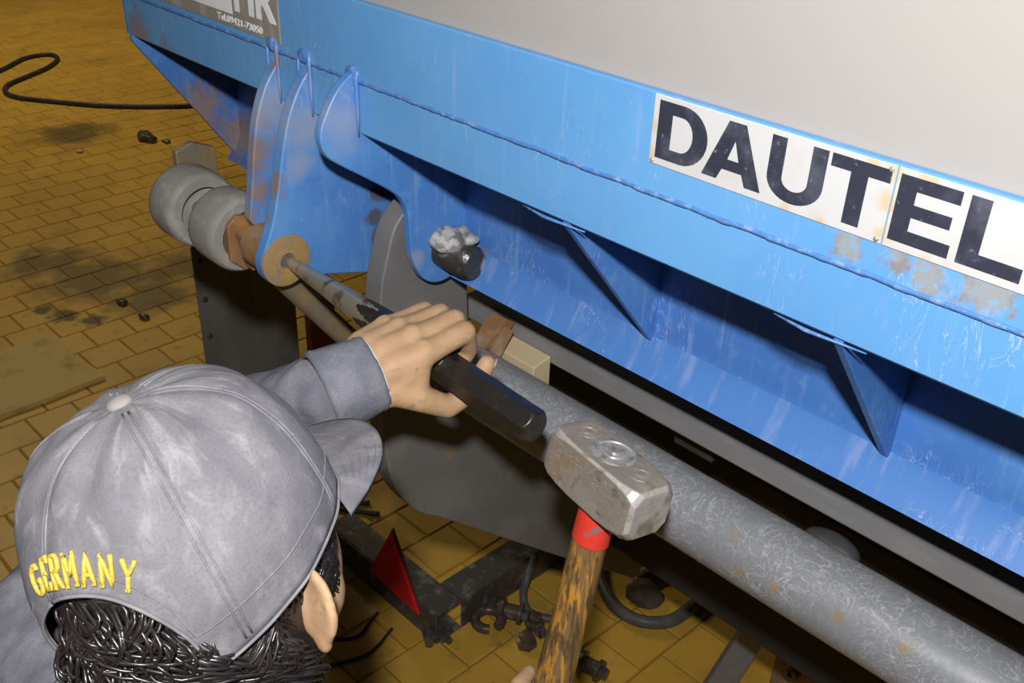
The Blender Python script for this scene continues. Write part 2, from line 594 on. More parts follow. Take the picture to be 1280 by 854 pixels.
M.spots([(-3.62, 1.20, 0, .07), (-3.52, 1.27, 0, .06), (-3.72, 1.16, 0, .05)], (0.02, 0.018, 0.014), 0.85, 25, 0.7, 0.6)
m_tile = M.bump(M.noise(9, 3), 0.10, 0.004).done()
M = Mat('dark_grout', (0.36, 0.22, 0.042), 0.9)
m_grout = M.done()

# ------------------------------------------------------------------ floor
TX, TY, JO = 0.145, 0.153, 0.0045
FX0, FX1, FY0, FY1 = -11.0, 2.6, -2.6, 8.0
bm = nbm()
add_box(bm, FX0, FX1, FY0, FY1, -0.06, -0.004)
floor = obj('floor', bm, m_grout)
floor['kind'] = 'structure'
floor['label'] = 'ochre tiled workshop floor laid in staggered rows'

def tile_geo(bm, cx, cy):
    a, b = TX / 2 - JO / 2, TY / 2 - JO / 2
    c = 0.003
    lo = [bm.verts.new((cx + sx * a, cy + sy * b, -0.004)) for sx, sy in ((-1, -1), (1, -1), (1, 1), (-1, 1))]
    up = [bm.verts.new((cx + sx * (a - c), cy + sy * (b - c), 0.0)) for sx, sy in ((-1, -1), (1, -1), (1, 1), (-1, 1))]
    bm.faces.new(up)
    for k in range(4):
        bm.faces.new((lo[k], lo[(k + 1) % 4], up[(k + 1) % 4], up[k]))

cells = []
r0, y0 = -1.729, 1.504
i0, i1 = int((FX0 - r0) / TX), int((FX1 - r0) / TX)
for i in range(i0, i1):
    off = 0.0 if i % 2 == 0 else TY / 2
    for j in range(int((FY0 - y0) / TY), int((FY1 - y0) / TY)):
        cells.append((r0 + (i + 0.5) * TX, y0 + off + (j + 0.5) * TY))

def shown(c):
    q = proj((c[0], c[1], 0))
    if q is None or not (-20 < q[0] < 1300 and -20 < q[1] < 870):
        return False
    x, y = q
    if x > 160 and y < 50 + 0.98 * (x - 160) and x < 320:
        return False
    if x > 320 and y < 470:
        return False
    if (x - 220) ** 2 + (y - 650) ** 2 < 205 ** 2 or (x < 420 and y > 690):
        return False
    if 240 < x < 370 and y > 300:
        return False
    if x > 480 and y < 590 + 0.49 * (x - 480):
        return False
    if x > 840 and y < 679 + 0.66 * (x - 840) + 90:
        return False
    return True

near = sorted([c for c in cells if shown(c)], key=lambda c: (Vector((c[0], c[1], 0)) - CAM).length)[:300]
nearset = set(near)
bm = nbm()
tile_geo(bm, 0, 0)
tme = bpy.data.meshes.new('tile')
bmesh.ops.recalc_face_normals(bm, faces=bm.faces)
bm.to_mesh(tme)
bm.free()
tme.materials.append(m_tile)
for k, c in enumerate(near):
    t = bpy.data.objects.new('tile', tme)
    COL.objects.link(t)
    t.parent = floor
    t.location = (c[0], c[1], random.uniform(-0.0006, 0.0006))
    t.rotation_euler = (random.uniform(-.002, .002), random.uniform(-.002, .002), random.uniform(-.006, .006))
bm = nbm()
for c in cells:
    if c not in nearset:
        tile_geo(bm, *c)
rest = obj('tile_field', bm, m_tile, floor)
rest['kind'] = 'stuff'

# ------------------------------------------------------------------ truck behind the platform
truck = thing('truck', (-0.18, 2.6, 0), 'dark underside and rear of the truck behind the lift tube', 'truck')
bm = nbm(); add_box(bm, -1.40, 1.04, 1.00, 5.6, 1.46, 3.7)
bevel(obj('cargo_body', bm, m_truck, truck), 0.01)
for x in (-0.62, 0.20):
    bm = nbm(); add_box(bm, x, x + 0.08, 1.30, 5.6, 1.12, 1.46)
    bevel(obj('chassis_rail', bm, m_truck, truck), 0.006)
bm = nbm(); add_box(bm, -0.98, 1.04, 0.880, 0.935, 1.2255, 1.2605)
bevel(obj('bumper_rail', bm, m_rail, truck, label='long dark grey bumper rail'), 0.003)
for x in (-0.62, 0.20):
    bm = nbm(); add_box(bm, x, x + 0.06, 0.93, 1.33, 1.17, 1.215)
    obj('rail_bracket', bm, m_truck, truck)
for x in (-0.98, 0.44):
    bm = nbm()
    add_lathe(bm, (x, 3.1, 0.48), (1, 0, 0), [(0, 0.25), (0.0, 0.42), (0.03, 0.47), (0.08, 0.48), (0.18, 0.48), (0.24, 0.47), (0.28, 0.42), (0.28, 0.25)], 40)
    obj('tyre', bm, m_rubber, truck, 'auto')
bm = nbm(); add_tube(bm, [(-0.85, 3.1, 0.48), (0.6, 3.1, 0.48)], 0.07, 16)
obj('axle', bm, m_truck, truck, 'auto')
xs_ = on((682, 462), 1, 1.30).x
bm = nbm(); add_box(bm, xs_, 1.0, 1.18, 1.50, 0.66, 0.98)  # near-black box added so the gap between rail and tube stays dark
bevel(obj('gap_shade_box', bm, m_truck, truck), 0.008)
for x in (-0.60, 0.22):
    bm = nbm(); add_box(bm, x, x + 0.06, 1.32, 1.40, 0.97, 1.13)
    obj('drop_bracket', bm, m_truck, truck)
for x in (-0.60, 0.22):
    bm = nbm(); add_box(bm, x, x + 0.05, 3.0, 3.2, 0.5, 1.14)
    obj('spring_hanger', bm, m_truck, truck)

# ------------------------------------------------------------------ lift platform, folded upright
plat = thing('lift_platform', (-0.18, 0.72, 1.34), 'blue steel hinge beam of an upright truck lift platform with grey panel above', 'lift platform')
bm = nbm()
add_box(bm, XL - 0.02, XR, 0.652, 0.70, ZT - 0.006, 3.25)
bevel(obj('panel', bm, m_panel, plat, label='plain light grey platform panel'), 0.003)
bm = nbm()
add_plate_x(bm, [(YB, ZW), (YB, ZT), (0.6515, ZT), (0.6515, ZW)], XL, XR)
bevel(obj('upper_beam_plate', bm, m_beam, plat), 0.0015)
bm = nbm()
add_plate_x(bm, [(YB + 0.001, ZW), (YB + 0.001, ZB + 0.004), (YB + 0.006, ZB), (0.86, ZB), (0.86, ZB + 0.006), (0.66, ZB + 0.006), (0.66, ZW)], XL, XR)
obj('lower_beam_plate', bm, m_beam, plat)
# weld bead along the beam
pts = []
n = 520
for k in range(n + 1):
    x = XL + (XR - XL) * k / n
    w = noise.noise(Vector((x * 30, 0, 0)))
    pts.append(Vector((x, YB + 0.0005, ZW + 0.0012 * w)))
bm = nbm()
add_tube(bm, pts, lambda i: 0.0024 + 0.0009 * noise.noise(Vector((i * .45, 3, 0))) + 0.0005 * noise.noise(Vector((i * 1.7, 3, 0))), 8)
obj('weld_bead', bm, m_weld, plat, True)
# recessed web with its softly bent-out lower flange
def bend(z):
    return YR - 0.024 * max(0.0, (1.405 - z) / 0.047) ** 1.7
zs = [1.405 - 0.047 * k / 12 for k in range(13)]
prof = [(YR, ZB + 0.003)] + [(bend(z), z) for z in zs] + [(bend(z) + .005, z - .002) for z in reversed(zs)] + [(YR + .005, ZB + 0.003)]
bm = nbm()
add_plate_x(bm, prof, XL, XR)
obj('web_plate', bm, m_web, plat, 'auto')
bm = nbm()
fl_ = [(bend(z) - .0004, z) for z in zs[2:]]
add_plate_x(bm, fl_ + [(y + .0008, z) for (y, z) in reversed(fl_)], X3 + .003, XR)
obj('scuffed_flange', bm, m_flange, plat, 'auto', label='scuffed bent lower edge of the blue web')

# gussets under the lip
for xg in (-0.296, -0.578, 0.14, 0.45, 0.8):
    bm = nbm()
    add_plate_x(bm, [(0.648, ZB), (YR, ZB), (YR, 1.392), (0.7955, 1.392), (0.648, ZB - 0.004)], xg - 0.008, xg)
    g = bevel(obj('gusset', bm, m_web, plat), 0.001)
    bm = nbm()
    add_tube(bm, [(xg - 0.06, 0.647, ZB - 0.001), (xg - 0.03, 0.646, ZB - 0.003), (xg + 0.02, 0.648, ZB - 0.002)], lambda i: (0.0006, 0.0018, 0.0006)[i], 8)
    obj('gusset_weld', bm, m_weld, g, True)
bm = nbm()
add_plate_x(bm, [(YB + .002, ZB - 0.006), (YB + .002, ZB + .002), (YR, ZB + .002), (YR, 1.366), (0.790, 1.364)], XL, XL + 0.008)
bevel(obj('end_plate', bm, m_web, plat), 0.001)
bm = nbm(); add_box(bm, XL - 0.006, XL + 0.003, YB + 0.001, 0.70, ZB + 0.001, ZT)
bevel(obj('end_cap', bm, m_beam, plat), 0.002)

def lug(name, pts, xn, th, bev=0.0018):
    bm = nbm()
    add_plate_x(bm, pts, xn - th, xn)
    return bevel(obj(name, bm, m_lug, plat, 'auto'), bev, 2, 30)

def arc(cy, cz, r, a0, a1, n=14):
    return [(cy + r * math.cos(math.radians(a0 + (a1 - a0) * k / n)), cz + r * math.sin(math.radians(a0 + (a1 - a0) * k / n))) for k in range(n + 1)]

def smooth2(P, n=5):
    return [(v.x, v.y) for v in catmull([(p[0], p[1], 0) for p in P], n)]

# middle lug carries the cross pin being driven out
front2 = smooth2([(0.650, 1.634), (0.636, 1.620), (0.622, 1.600), (0.608, 1.570), (0.597, 1.530), (0.588, 1.490), (0.578, 1.455), (0.566, 1.428)])
pts2 = front2 + arc(PIN1.y, PIN1.z, 0.0335, 140, 300, 18)[1:] + [(0.625, 1.3735), (0.76, 1.336), (0.90, 1.30), (0.90, 1.45), (YR, ZB), (0.655, ZB + .01), (0.655, ZW)]
l2 = lug('hinge_lug', pts2, X2, 0.017)
bm = nbm()
add_lathe(bm, (X2 - 0.001, PIN1.y, PIN1.z), (1, 0, 0), [(0, 0.0335), (0.0025, 0.0330), (0.003, 0.031), (0.003, 0.0165), (0.0045, 0.016), (0.0045, 0.0105), (0.001, 0.0095)], 40)
obj('pin_boss', bm, m_boss, l2, 'auto', label='rusty round boss around the pin hole')
front1 = smooth2([(0.650, 1.628), (0.636, 1.612), (0.622, 1.592), (0.609, 1.560), (0.600, 1.520), (0.594, 1.480), (0.586, 1.436)])
l1 = lug('hinge_lug', front1 + [(0.592, 1.424), (0.612, 1.408), (0.70, 1.385), (YR + .02, 1.35), (YR, ZB), (0.655, ZB + .01), (0.655, ZW)], X1, 0.015)
front3 = smooth2([(0.648, 1.645), (0.634, 1.640), (0.618, 1.628), (0.606, 1.612), (0.5945, 1.590), (0.5930, 1.574), (0.600, 1.558), (0.616, 1.5445), (0.655, 1.518), (0.688, 1.4945), (0.703, 1.479), (0.7105, 1.458), (0.7125, 1.430), (0.7150, 1.405), (0.722, 1.385)], 6)
l3 = lug('hinge_lug', front3 + arc(0.764, 1.397, 0.043, 205, 330, 14) + [(YR + .003, 1.385), (YR + .003, ZB), (0.652, ZB + .012), (0.652, ZW + .01)], X3, 0.012)
# stiffening welds where the lugs meet the beam
for xn, th in ((X1, .015), (X2, .017), (X3, .012)):
    bm = nbm()
    add_tube(bm, [(xn + .002, YB - .001, ZW + .014), (xn + .003, YB - .002, ZW), (xn + .002, YB - .001, 1.60), (xn + .001, YB, 1.572)], lambda i: (0.0014, 0.0028, 0.0020, 0.0010)[i], 8)
    add_tube(bm, [(xn - th - .002, YB - .001, ZW + .010), (xn - th - .002, YB - .002, ZW - .01), (xn - th - .001, YB, 1.575)], lambda i: (0.0016, 0.0024, 0.0010)[i], 8)
    obj('lug_weld', bm, m_lug, plat, True)
    bm = nbm()
    add_ball(bm, (xn - th / 2, YB, ZW + 0.006), 0.009, 3, Matrix.Diagonal((0.012, 0.005, 0.009)))
    obj('weld_blob', bm, m_weld, plat, True)
# rollers on the pin axis beyond the outer lug
for k, (xa, wdt, rr) in enumerate(((-1.135, 0.062, 0.050), (-1.235, 0.062, 0.052))):
    bm = nbm()
    add_lathe(bm, (xa, PIN1.y + .002, PIN1.z - .002), (1, 0, 0), [(0, 0.012), (0, rr * .90), (0.004, rr * .97), (0.012, rr), (wdt - .012, rr), (wdt - .004, rr * .97), (wdt, rr * .90), (wdt, rr * .66), (wdt - .012, rr * .62), (wdt - .012, 0.012)], 48)
    obj('roller', bm, m_roller, plat, 'auto', label='grey rubber roller')
bm = nbm()
add_tube(bm, [(-1.27, PIN1.y, PIN1.z), (-1.06, PIN1.y, PIN1.z)], 0.012, 16)
obj('roller_axle', bm, m_rod, plat, 'auto')
bm = nbm()
add_plate_x(bm, [(0.566, 1.425), (0.580, 1.436), (0.612, 1.428), (0.622, 1.395), (0.612, 1.362), (0.585, 1.360), (0.566, 1.378)], -1.084, -1.066)
add_plate_x(bm, [(0.574, 1.415), (0.596, 1.425), (0.612, 1.402), (0.606, 1.372), (0.584, 1.366)], -1.067, -1.046)
bevel(obj('roller_hub', bm, m_rust, plat, 'auto'), 0.0015)
bm = nbm()
add_plate_x(bm, [(0.600, 1.462), (0.625, 1.470), (0.66, 1.455), (0.66, 1.41), (0.62, 1.40), (0.60, 1.42)], -1.262, -1.250)
bevel(obj('roller_bracket', bm, m_rod, plat), 0.002)

# name plates
YN = YB - 0.0012
def flat_poly(bm, polys, y, th=0.0004, x0=0, z0=0, sx=1, sz=1):
    for poly in polys:
        add_prism(bm, [(x0 + p[0] * sx, y, z0 + p[1] * sz) for p in poly], (0, -th, 0))

def strip(bm, outer, inner, y, th, x0, z0, sx, sz):
    """quad strip between two polylines of equal length (a stroke of a letter)"""
    for i in range(len(outer) - 1):
        q = [outer[i], outer[i + 1], inner[i + 1], inner[i]]
        flat_poly(bm, [q], y, th, x0, z0, sx, sz)

for (xa, xb, nm) in ((-0.490, -0.2825, 'a'), (-0.2815, 0.05, 'b')):
    bm = nbm()
    add_box(bm, xa, xb, YN, YB + 0.0005, 1.6595, 1.7168)
    np_ = bevel(obj('name_plate', bm, m_plate, plat, label='worn white metal name plate'), 0.0006, 1)
    if nm == 'a':
        npa = np_
        for (sx_, sz_) in ((-.4865, 1.6625), (-.286, 1.7135), (-.286, 1.6625)):
            bm = nbm()
            add_lathe(bm, (sx_, YN + .0003, sz_), (0, -1, 0), [(0, .0022), (.0008, .002), (.0012, .0012), (.0012, 0)], 12)
            obj('rivet', bm, m_ring, np_, True)
    else:
        npb = np_
LZ, LH = 1.6658, 0.0472
YL = YN
def letter(parent, x0, x1, kind):
    bm = nbm()
    w = x1 - x0
    P = lambda polys: flat_poly(bm, polys, YL, 0.0003, x0, LZ, w, LH)
    S = lambda o, i: strip(bm, o, i, YL, 0.0003, x0, LZ, w, LH)
    def el(cx, cy, rx, ry, a0, a1, n=16):
        return [(cx + rx * math.cos(math.radians(a0 + (a1 - a0) * k / n)), cy + ry * math.sin(math.radians(a0 + (a1 - a0) * k / n))) for k in range(n + 1)]
    if kind == 'D':
        P([[(0, 0), (.28, 0), (.28, 1), (0, 1)]])
        S([(.28, 1)] + el(.50, .5, .50, .5, 90, -90) + [(.28, 0)], [(.28, .80)] + el(.48, .5, .23, .30, 90, -90) + [(.28, .20)])
    elif kind == 'A':
        P([[(0, 0), (.26, 0), (.335, .19), (.405, .37), (.50, .70), (.50, 1), (.36, 1)], [(.50, 1), (.50, .70), (.595, .37), (.665, .19), (.74, 0), (1.0, 0), (.64, 1)], [(.335, .19), (.665, .19), (.595, .37), (.405, .37)]])
    elif kind == 'U':
        P([[(0, .38), (.27, .38), (.27, 1), (0, 1)], [(.73, .38), (1, .38), (1, 1), (.73, 1)]])
        S(el(.5, .38, .5, .38, 180, 360), el(.5, .38, .23, .18, 180, 360))
    elif kind == 'T':
        P([[(0, .80), (1, .80), (1, 1), (0, 1)], [(.355, 0), (.645, 0), (.645, .80), (.355, .80)]])
    elif kind == 'E':
        P([[(0, 0), (.30, 0), (.30, 1), (0, 1)], [(.30, .80), (1, .80), (1, 1), (.30, 1)], [(.30, .41), (.93, .41), (.93, .60), (.30, .60)], [(.30, 0), (1.0, 0), (1.0, .20), (.30, .20)]])
    elif kind == 'L':
        P([[(0, 0), (.32, 0), (.32, 1), (0, 1)], [(.32, 0), (1.0, 0), (1.0, .21), (.32, .21)]])
    obj('letter', bm, m_letter, parent)
for (k, a, b) in (('D', -.4840, -.4350), ('A', -.4372, -.3828), ('U', -.3795, -.3330), ('T', -.3302, -.2850)):
    letter(npa, a, b, k)
for (k, a, b) in (('E', -.2785, -.2355), ('L', -.2300, -.1873)):
    letter(npb, a, b, k)

def text_mesh(s, size, bold=0.0, ext=0.0003):
    cu = bpy.data.curves.new('t', 'FONT')
    cu.body = s
    cu.size = size
    cu.offset = bold
    cu.extrude = ext
    cu.resolution_u = 4
    o = bpy.data.objects.new('t', cu)
    COL.objects.link(o)
    dg = bpy.context.evaluated_depsgraph_get()
    dg.update()
    me = bpy.data.meshes.new_from_object(o.evaluated_get(dg))
    bpy.data.objects.remove(o, do_unlink=True)
    me.materials.clear()
    return me

def fit_text(me, x0, x1, z0, z1, y):
    xs = [v.co.x for v in me.vertices]; ys = [v.co.y for v in me.vertices]
    ax, bx, ay, by = min(xs), max(xs), min(ys), max(ys)
    for v in me.vertices:
        X, Yv, Zv = v.co
        v.co = ((X - ax) / (bx - ax) * (x1 - x0) + x0, y - Zv, (Yv - ay) / (by - ay) * (z1 - z0) + z0)
    return me

bm = nbm(); add_box(bm, -1.335, -1.0335, YN, YB + 0.0005, 1.6425, 1.7155)
ph = bevel(obj('phone_plate', bm, m_phone, plat, label='grey sign with white lettering and telephone number'), 0.0006, 1)
obj('lettering', fit_text(text_mesh('Tel.09421-73050', 0.01, 0.0002), -1.172, -1.070, 1.6470, 1.6555, YN - .0003), m_print, ph)
obj('lettering', fit_text(text_mesh('HR', 0.05, 0.0018), -1.128, -1.038, 1.6640, 1.7090, YN - .0003), m_print, ph)
bm = nbm(); add_box(bm, -1.322, -1.135, YN - .0003, YN, 1.6585, 1.7090)
obj('print_block', bm, m_print, ph)

# ------------------------------------------------------------------ lift arm with torsion tube
arm = thing('lift_linkage', (-0.93, 0.85, 0.62), 'grey steel lift plate welded to a long scuffed grey tube', 'lift linkage')
top = arc(0.764, 1.400, 0.066, 20, 165, 16)
pts = top + smooth2([(0.688, 1.38), (0.682, 1.33), (0.680, 1.24), (0.682, 1.14), (0.690, 1.065), (0.712, 1.012), (0.745, 0.968), (0.79, 0.932), (0.92, 0.818), (1.10, 0.660), (1.30, 0.49)], 4)[1:] + [(1.42, 0.58), (1.20, 0.80), (0.98, 1.00), (0.87, 1.14), (0.84, 1.20), (0.832, 1.25), (0.828, 1.33)]
bm = nbm()
add_plate_x(bm, pts, -0.948, -0.915)
bevel(obj('arm_plate', bm, m_arm, arm, 'auto'), 0.002, 2, 35)
bm = nbm()
add_lathe(bm, (-0.92, 0.800, 1.2015), (1, 0, 0), [(0, 0.03), (0, 0.0445), (1.96, 0.0445), (1.96, 0.03)], 72)
obj('torsion_tube', bm, m_tube, arm, 'auto', label='thick grey scuffed steel tube')
bm = nbm()
add_prism(bm, [(-0.895, 0.815, 1.240), (-0.895, 0.845, 1.236), (-0.895, 0.878, 1.262), (-0.895, 0.862, 1.272)], (0.026, 0, 0))
add_prism(bm, [(-0.905, 0.83, 1.228), (-0.850, 0.83, 1.230), (-0.850, 0.838, 1.238), (-0.905, 0.838, 1.238)], (0, .018, .026))
bevel(obj('tube_bracket', bm, m_rust, arm, label='rust-brown bracket on the grey tube'), 0.002)
bm = nbm()
P0 = on((1040, 680), 1, 0.862)
add_ball(bm, (P0.x, 0.862, P0.z - .004), 1, 3, Matrix.Diagonal((0.034, 0.018, 0.016)))
obj('rubber_buffer', bm, m_rubber, arm, True)
bm = nbm()
add_lathe(bm, (-0.915, 0.800, 1.2015), (1, 0, 0), [(0, 0.0535), (0.006, 0.0500), (0.010, 0.0450)], 48)
obj('tube_weld', bm, m_arm, arm, True)

# pivot pin through the outer lug and arm
pp = thing('pivot_pin', tuple(PIN2), 'greasy black pivot pin end with a bright weld lump on the blue lug', 'pin')
bm = nbm()
add_lathe(bm, (-1.0, 0.768, 1.398), (1, 0, 0), [(0, 0.016), (0.109, 0.016), (0.110, 0.0235), (0.146, 0.0225), (0.154, 0.018), (0.155, 0.0)], 32)
for f in bm.verts:
    if f.co.x > -0.88:
        f.co += Vector((0, .012, -.010)) * min(1, (f.co.x + .88) / .03) + Vector(noise.noise_vector(f.co * 60)) * 0.0016
obj('shank', bm, m_pin, pp, 'auto')
bm = nbm()
add_ball(bm, (-0.878, 0.762, 1.418), 1, 3, Matrix.Diagonal((0.022, 0.026, 0.016)))
add_ball(bm, (-0.870, 0.782, 1.417), 1, 3, Matrix.Diagonal((0.018, 0.014, 0.013)))
for v in bm.verts:
    v.co += Vector(noise.noise_vector(v.co * 55)) * 0.006
M = Mat('weld_grease', (0.42, 0.41, 0.40), 0.55, 0.0)
obj('weld_lump', bm, M.blot(60, 0.45, 0.62, (0.10, 0.095, 0.09), 0.85).bump(M.noise(90, 4), 0.7, 0.004).done(), pp, True)

# tilt rod hanging between the outer lugs
rod = thing('tilt_rod', (-1.02, 0.76, 1.15), 'dusty ochre-stained round tilt rod below the hinge lug', 'rod')
bm = nbm()
add_tube(bm, catmull([(-1.020, 0.594, 1.382), (-1.020, 0.62, 1.345), (-1.020, 0.72, 1.214), (-1.020, 0.80, 1.11), (-1.02, 0.95, .91), (-1.02, 1.15, .65)], 4), 0.0155, 20)
obj('shaft', bm, m_rod, rod, 'auto')
bm = nbm()
add_lathe(bm, (-1.040, PIN1.y, PIN1.z), (1, 0, 0), [(0, 0.014), (0, 0.027), (0.036, 0.027), (0.036, 0.014)], 28)
obj('eye', bm, m_rust, rod, 'auto')

# ------------------------------------------------------------------ drift punch
E0 = Vector((-0.559, 0.599, 1.377))
T0 = Vector((-0.979, 0.5935, 1.4035))
dr = thing('drift_punch', tuple(E0), 'black hexagonal steel drift punch with bright tapered tip set against the pin', 'drift punch')
ax = (T0 - E0).normalized()
Ld = (T0 - E0).length
ua, ub = frame(ax)
def hexr(th, fl):
    t = (th % (PI / 3)) - PI / 6
    return fl / math.cos(t)
def drift_r(s, th):
    hx = hexr(th + 0.35, 0.0160)
    cone = 0.0072 + (Ld - 0.012 - s) * (0.0100 / 0.155)
    endc = 0.0150 + s * 0.9
    return min(hx, cone, endc), cone < hx
bmA, bmB = nbm(), nbm()
NS, NT = 150, 72
def dpt(s, th):
    r, c = drift_r(s, th)
    return E0 + ax * s + (ua * math.cos(th) + ub * math.sin(th)) * r
ss = [0.0, 0.0008, 0.0016, 0.0024, 0.0034, 0.0046] + [0.006 + (Ld - 0.010) * k / NS for k in range(NS + 1)]
for which, bmx in ((0, bmA), (1, bmB)):
    cache = {}
    def gv(i, k):
        key = (i, k % NT)
        if key not in cache:
            cache[key] = bmx.verts.new(dpt(ss[i], 2 * PI * (k % NT) / NT))
        return cache[key]
    for i in range(len(ss) - 1):
        for k in range(NT):
            cone = drift_r((ss[i] + ss[i + 1]) / 2, 2 * PI * (k + .5) / NT)[1]
            if cone == bool(which):
                bmx.faces.new((gv(i, k), gv(i, k + 1), gv(i + 1, k + 1), gv(i + 1, k)))
    if which == 0:
        bmx.faces.new([gv(0, k) for k in range(NT)])
    else:
        bmx.faces.new([gv(len(ss) - 1, k) for k in range(NT)])
obj('hex_shank', bmA, m_oxide, dr, 'auto')
obj('tapered_tip', bmB, m_bright, dr, 'auto')
bm = nbm()
sA = 0.128
# stamped maker's mark as a shallow plate on the upper flat
for sgn in (0,):
    th = math.radians(0)
    best = max(range(6), key=lambda j: (ua * math.cos(j * PI / 3 - 0.35 + PI / 6 * 1) + ub * math.sin(j * PI / 3 - 0.35 + PI / 6)).dot(Vector((.1, -.35, 1))))
    th = best * PI / 3 - 0.35 + PI / 6
    nrm = ua * math.cos(th) + ub * math.sin(th)
    tan = ax.cross(nrm).normalized()
    c = E0 + ax * sA + nrm * 0.01602
    for k in range(6):
        cc = c + ax * (k * 0.0036)
        add_prism(bm, [cc + tan * .003, cc + tan * .003 + ax * .002, cc - tan * .003 + ax * .002, cc - tan * .003], nrm * 0.0002)
obj('stamp', bm, m_scrap, dr)

# ------------------------------------------------------------------ sledge hammer
HC = CAM + (Vector((-0.43, 0.5514, 1.4161)) - CAM) * 1.08
HR = Matrix(((0.9879, 0.1461, 0.0516), (-0.1521, 0.978, 0.1427), (-0.0296, -0.1489, 0.9884)))
HM = Matrix.Translation(HC) @ HR.to_4x4()
ham = thing('sledge_hammer', tuple(HC + HR @ Vector((0, 0, -.36))), 'short-handled steel sledge hammer with red collar on worn brown wooden handle', 'hammer')
hl, hw = 0.122 / 2, 0.0525 / 2
def section(s, ch):
    w = hw * s
    c = ch
    return [(-w + c, -w), (w - c, -w), (w, -w + c), (w, w - c), (w - c, w), (-w + c, w), (-w, w - c), (-w, -w + c)]
bm = nbm()
rings = []
for (x, s, ch) in ((-hl, 0.86, .009), (-hl + .004, 0.97, .0085), (-hl + .010, 1.0, .006), (-hl + .024, 1.0, .0030), (-.02, 1.015, .0022), (.02, 1.015, .0022), (hl - .024, 1.0, .0030), (hl - .010, 1.0, .006), (hl - .004, .97, .0085), (hl, .86, .009)):
    rings.append([bm.verts.new(HM @ Vector((x, a, b))) for a, b in section(s, ch)])
ef = []
for i in range(len(rings) - 1):
    for k in range(8):
        f = bm.faces.new((rings[i][k], rings[i][(k + 1) % 8], rings[i + 1][(k + 1) % 8], rings[i + 1][k]))
        if i in (0, 8) or k in (1, 3, 5, 7):
            ef.append(f)
f0 = bm.faces.new(rings[0]); f1 = bm.faces.new(rings[-1][::-1])
for f in ef + [f0, f1]:
    f.material_index = 1
me = bpy.data.meshes.new('hammer_head')
bmesh.ops.recalc_face_normals(bm, faces=bm.faces)
bm.to_mesh(me); bm.free()
me.materials.append(m_forged); me.materials.append(m_edge)
hh = bevel(obj('head', me, None, ham, label='forged steel hammer head with battered face'), 0.0012, 2, 25)
bm = nbm()
def hp(x, y, z):
    return HM @ Vector((x, y, z))
zdir = HR @ Vector((0, 0, 1))
add_lathe(bm, hp(0.000, 0.002, hw - .001), zdir, [(0, .0215), (.0022, .0210), (.0026, .0185), (.0014, .0175), (.0014, .0105), (.0026, .0095), (.0026, .0060), (.0046, .0050), (.0050, .0028), (.0050, 0)], 36)
obj('wedge_ring', bm, m_ring, hh, 'auto')
for xx in (-0.037, 0.037):
    bm = nbm()
    add_lathe(bm, hp(xx, 0.002, hw - .0006), zdir, [(0, .0105), (.0012, .0100), (.0012, .0086), (.0004, .0080), (.0004, .0048), (.0010, .0040), (.0010, 0)], 28)
    obj('stamped_ring', bm, m_forged, hh, 'auto')
def handle_ring(t, rx, ry):
    return t, rx, ry
def add_handle(bm, prof, n=28):
    rr = []
    for (t, rx, ry) in prof:
        rr.append([bm.verts.new(hp(rx * math.cos(2 * PI * k / n) * (1 + .02 * noise.noise(Vector((k * .6, t * 30, 1)))), ry * math.sin(2 * PI * k / n), -t)) for k in range(n)])
    for i in range(len(rr) - 1):
        for k in range(n):
            bm.faces.new((rr[i][k], rr[i][(k + 1) % n], rr[i + 1][(k + 1) % n], rr[i + 1][k]))
    bm.faces.new(rr[0][::-1]); bm.faces.new(rr[-1])
bm = nbm()
add_handle(bm, [(.020, .0170, .0150), (.070, .0178, .0160), (.10, .0186, .0168), (.16, .0192, .0172), (.22, .0202, .018), (.28, .0205, .0185), (.33, .021, .019), (.365, .0225, .0205), (.372, .019, .017)])
obj('handle', bm, m_wood, ham, 'auto')
bm = nbm()
add_handle(bm, [(.0255, .0180, .0162), (.030, .0186, .0168), (.060, .0191, .0172), (.0695, .0193, .0174), (.0705, .0185, .0166)])
obj('red_collar', bm, m_redsl, ham, 'auto', label='chipped red plastic collar')

# ------------------------------------------------------------------ worker
def A(x, dy=0.0, dz=0.0):
    t = (x - E0.x) / (T0.x - E0.x)
    p = E0.lerp(T0, t)
    return Vector((x, p.y + dy, p.z + dz))

HX = Vector((0.883, 0.333, 0.331)).normalized()
HY = Vector((-0.3757, 0.9239, 0.0728)); HY = (HY - HX * HY.dot(HX)).normalized()
HZ = HX.cross(HY)
HL = Vector((-0.5297, 0.2306, 1.4755))
HEAD = Matrix.Translation(HL) @ Matrix((HX, HY, HZ)).transposed().to_4x4()
def h(x, y, z):
    return HEAD @ Vector((x, y, z))
H3 = HEAD.to_3x3()

per = thing('person', (-0.60, 0.02, 0.0), 'worker in washed grey cap and grey jacket holding the drift punch and hammer', 'person')
bm = nbm()
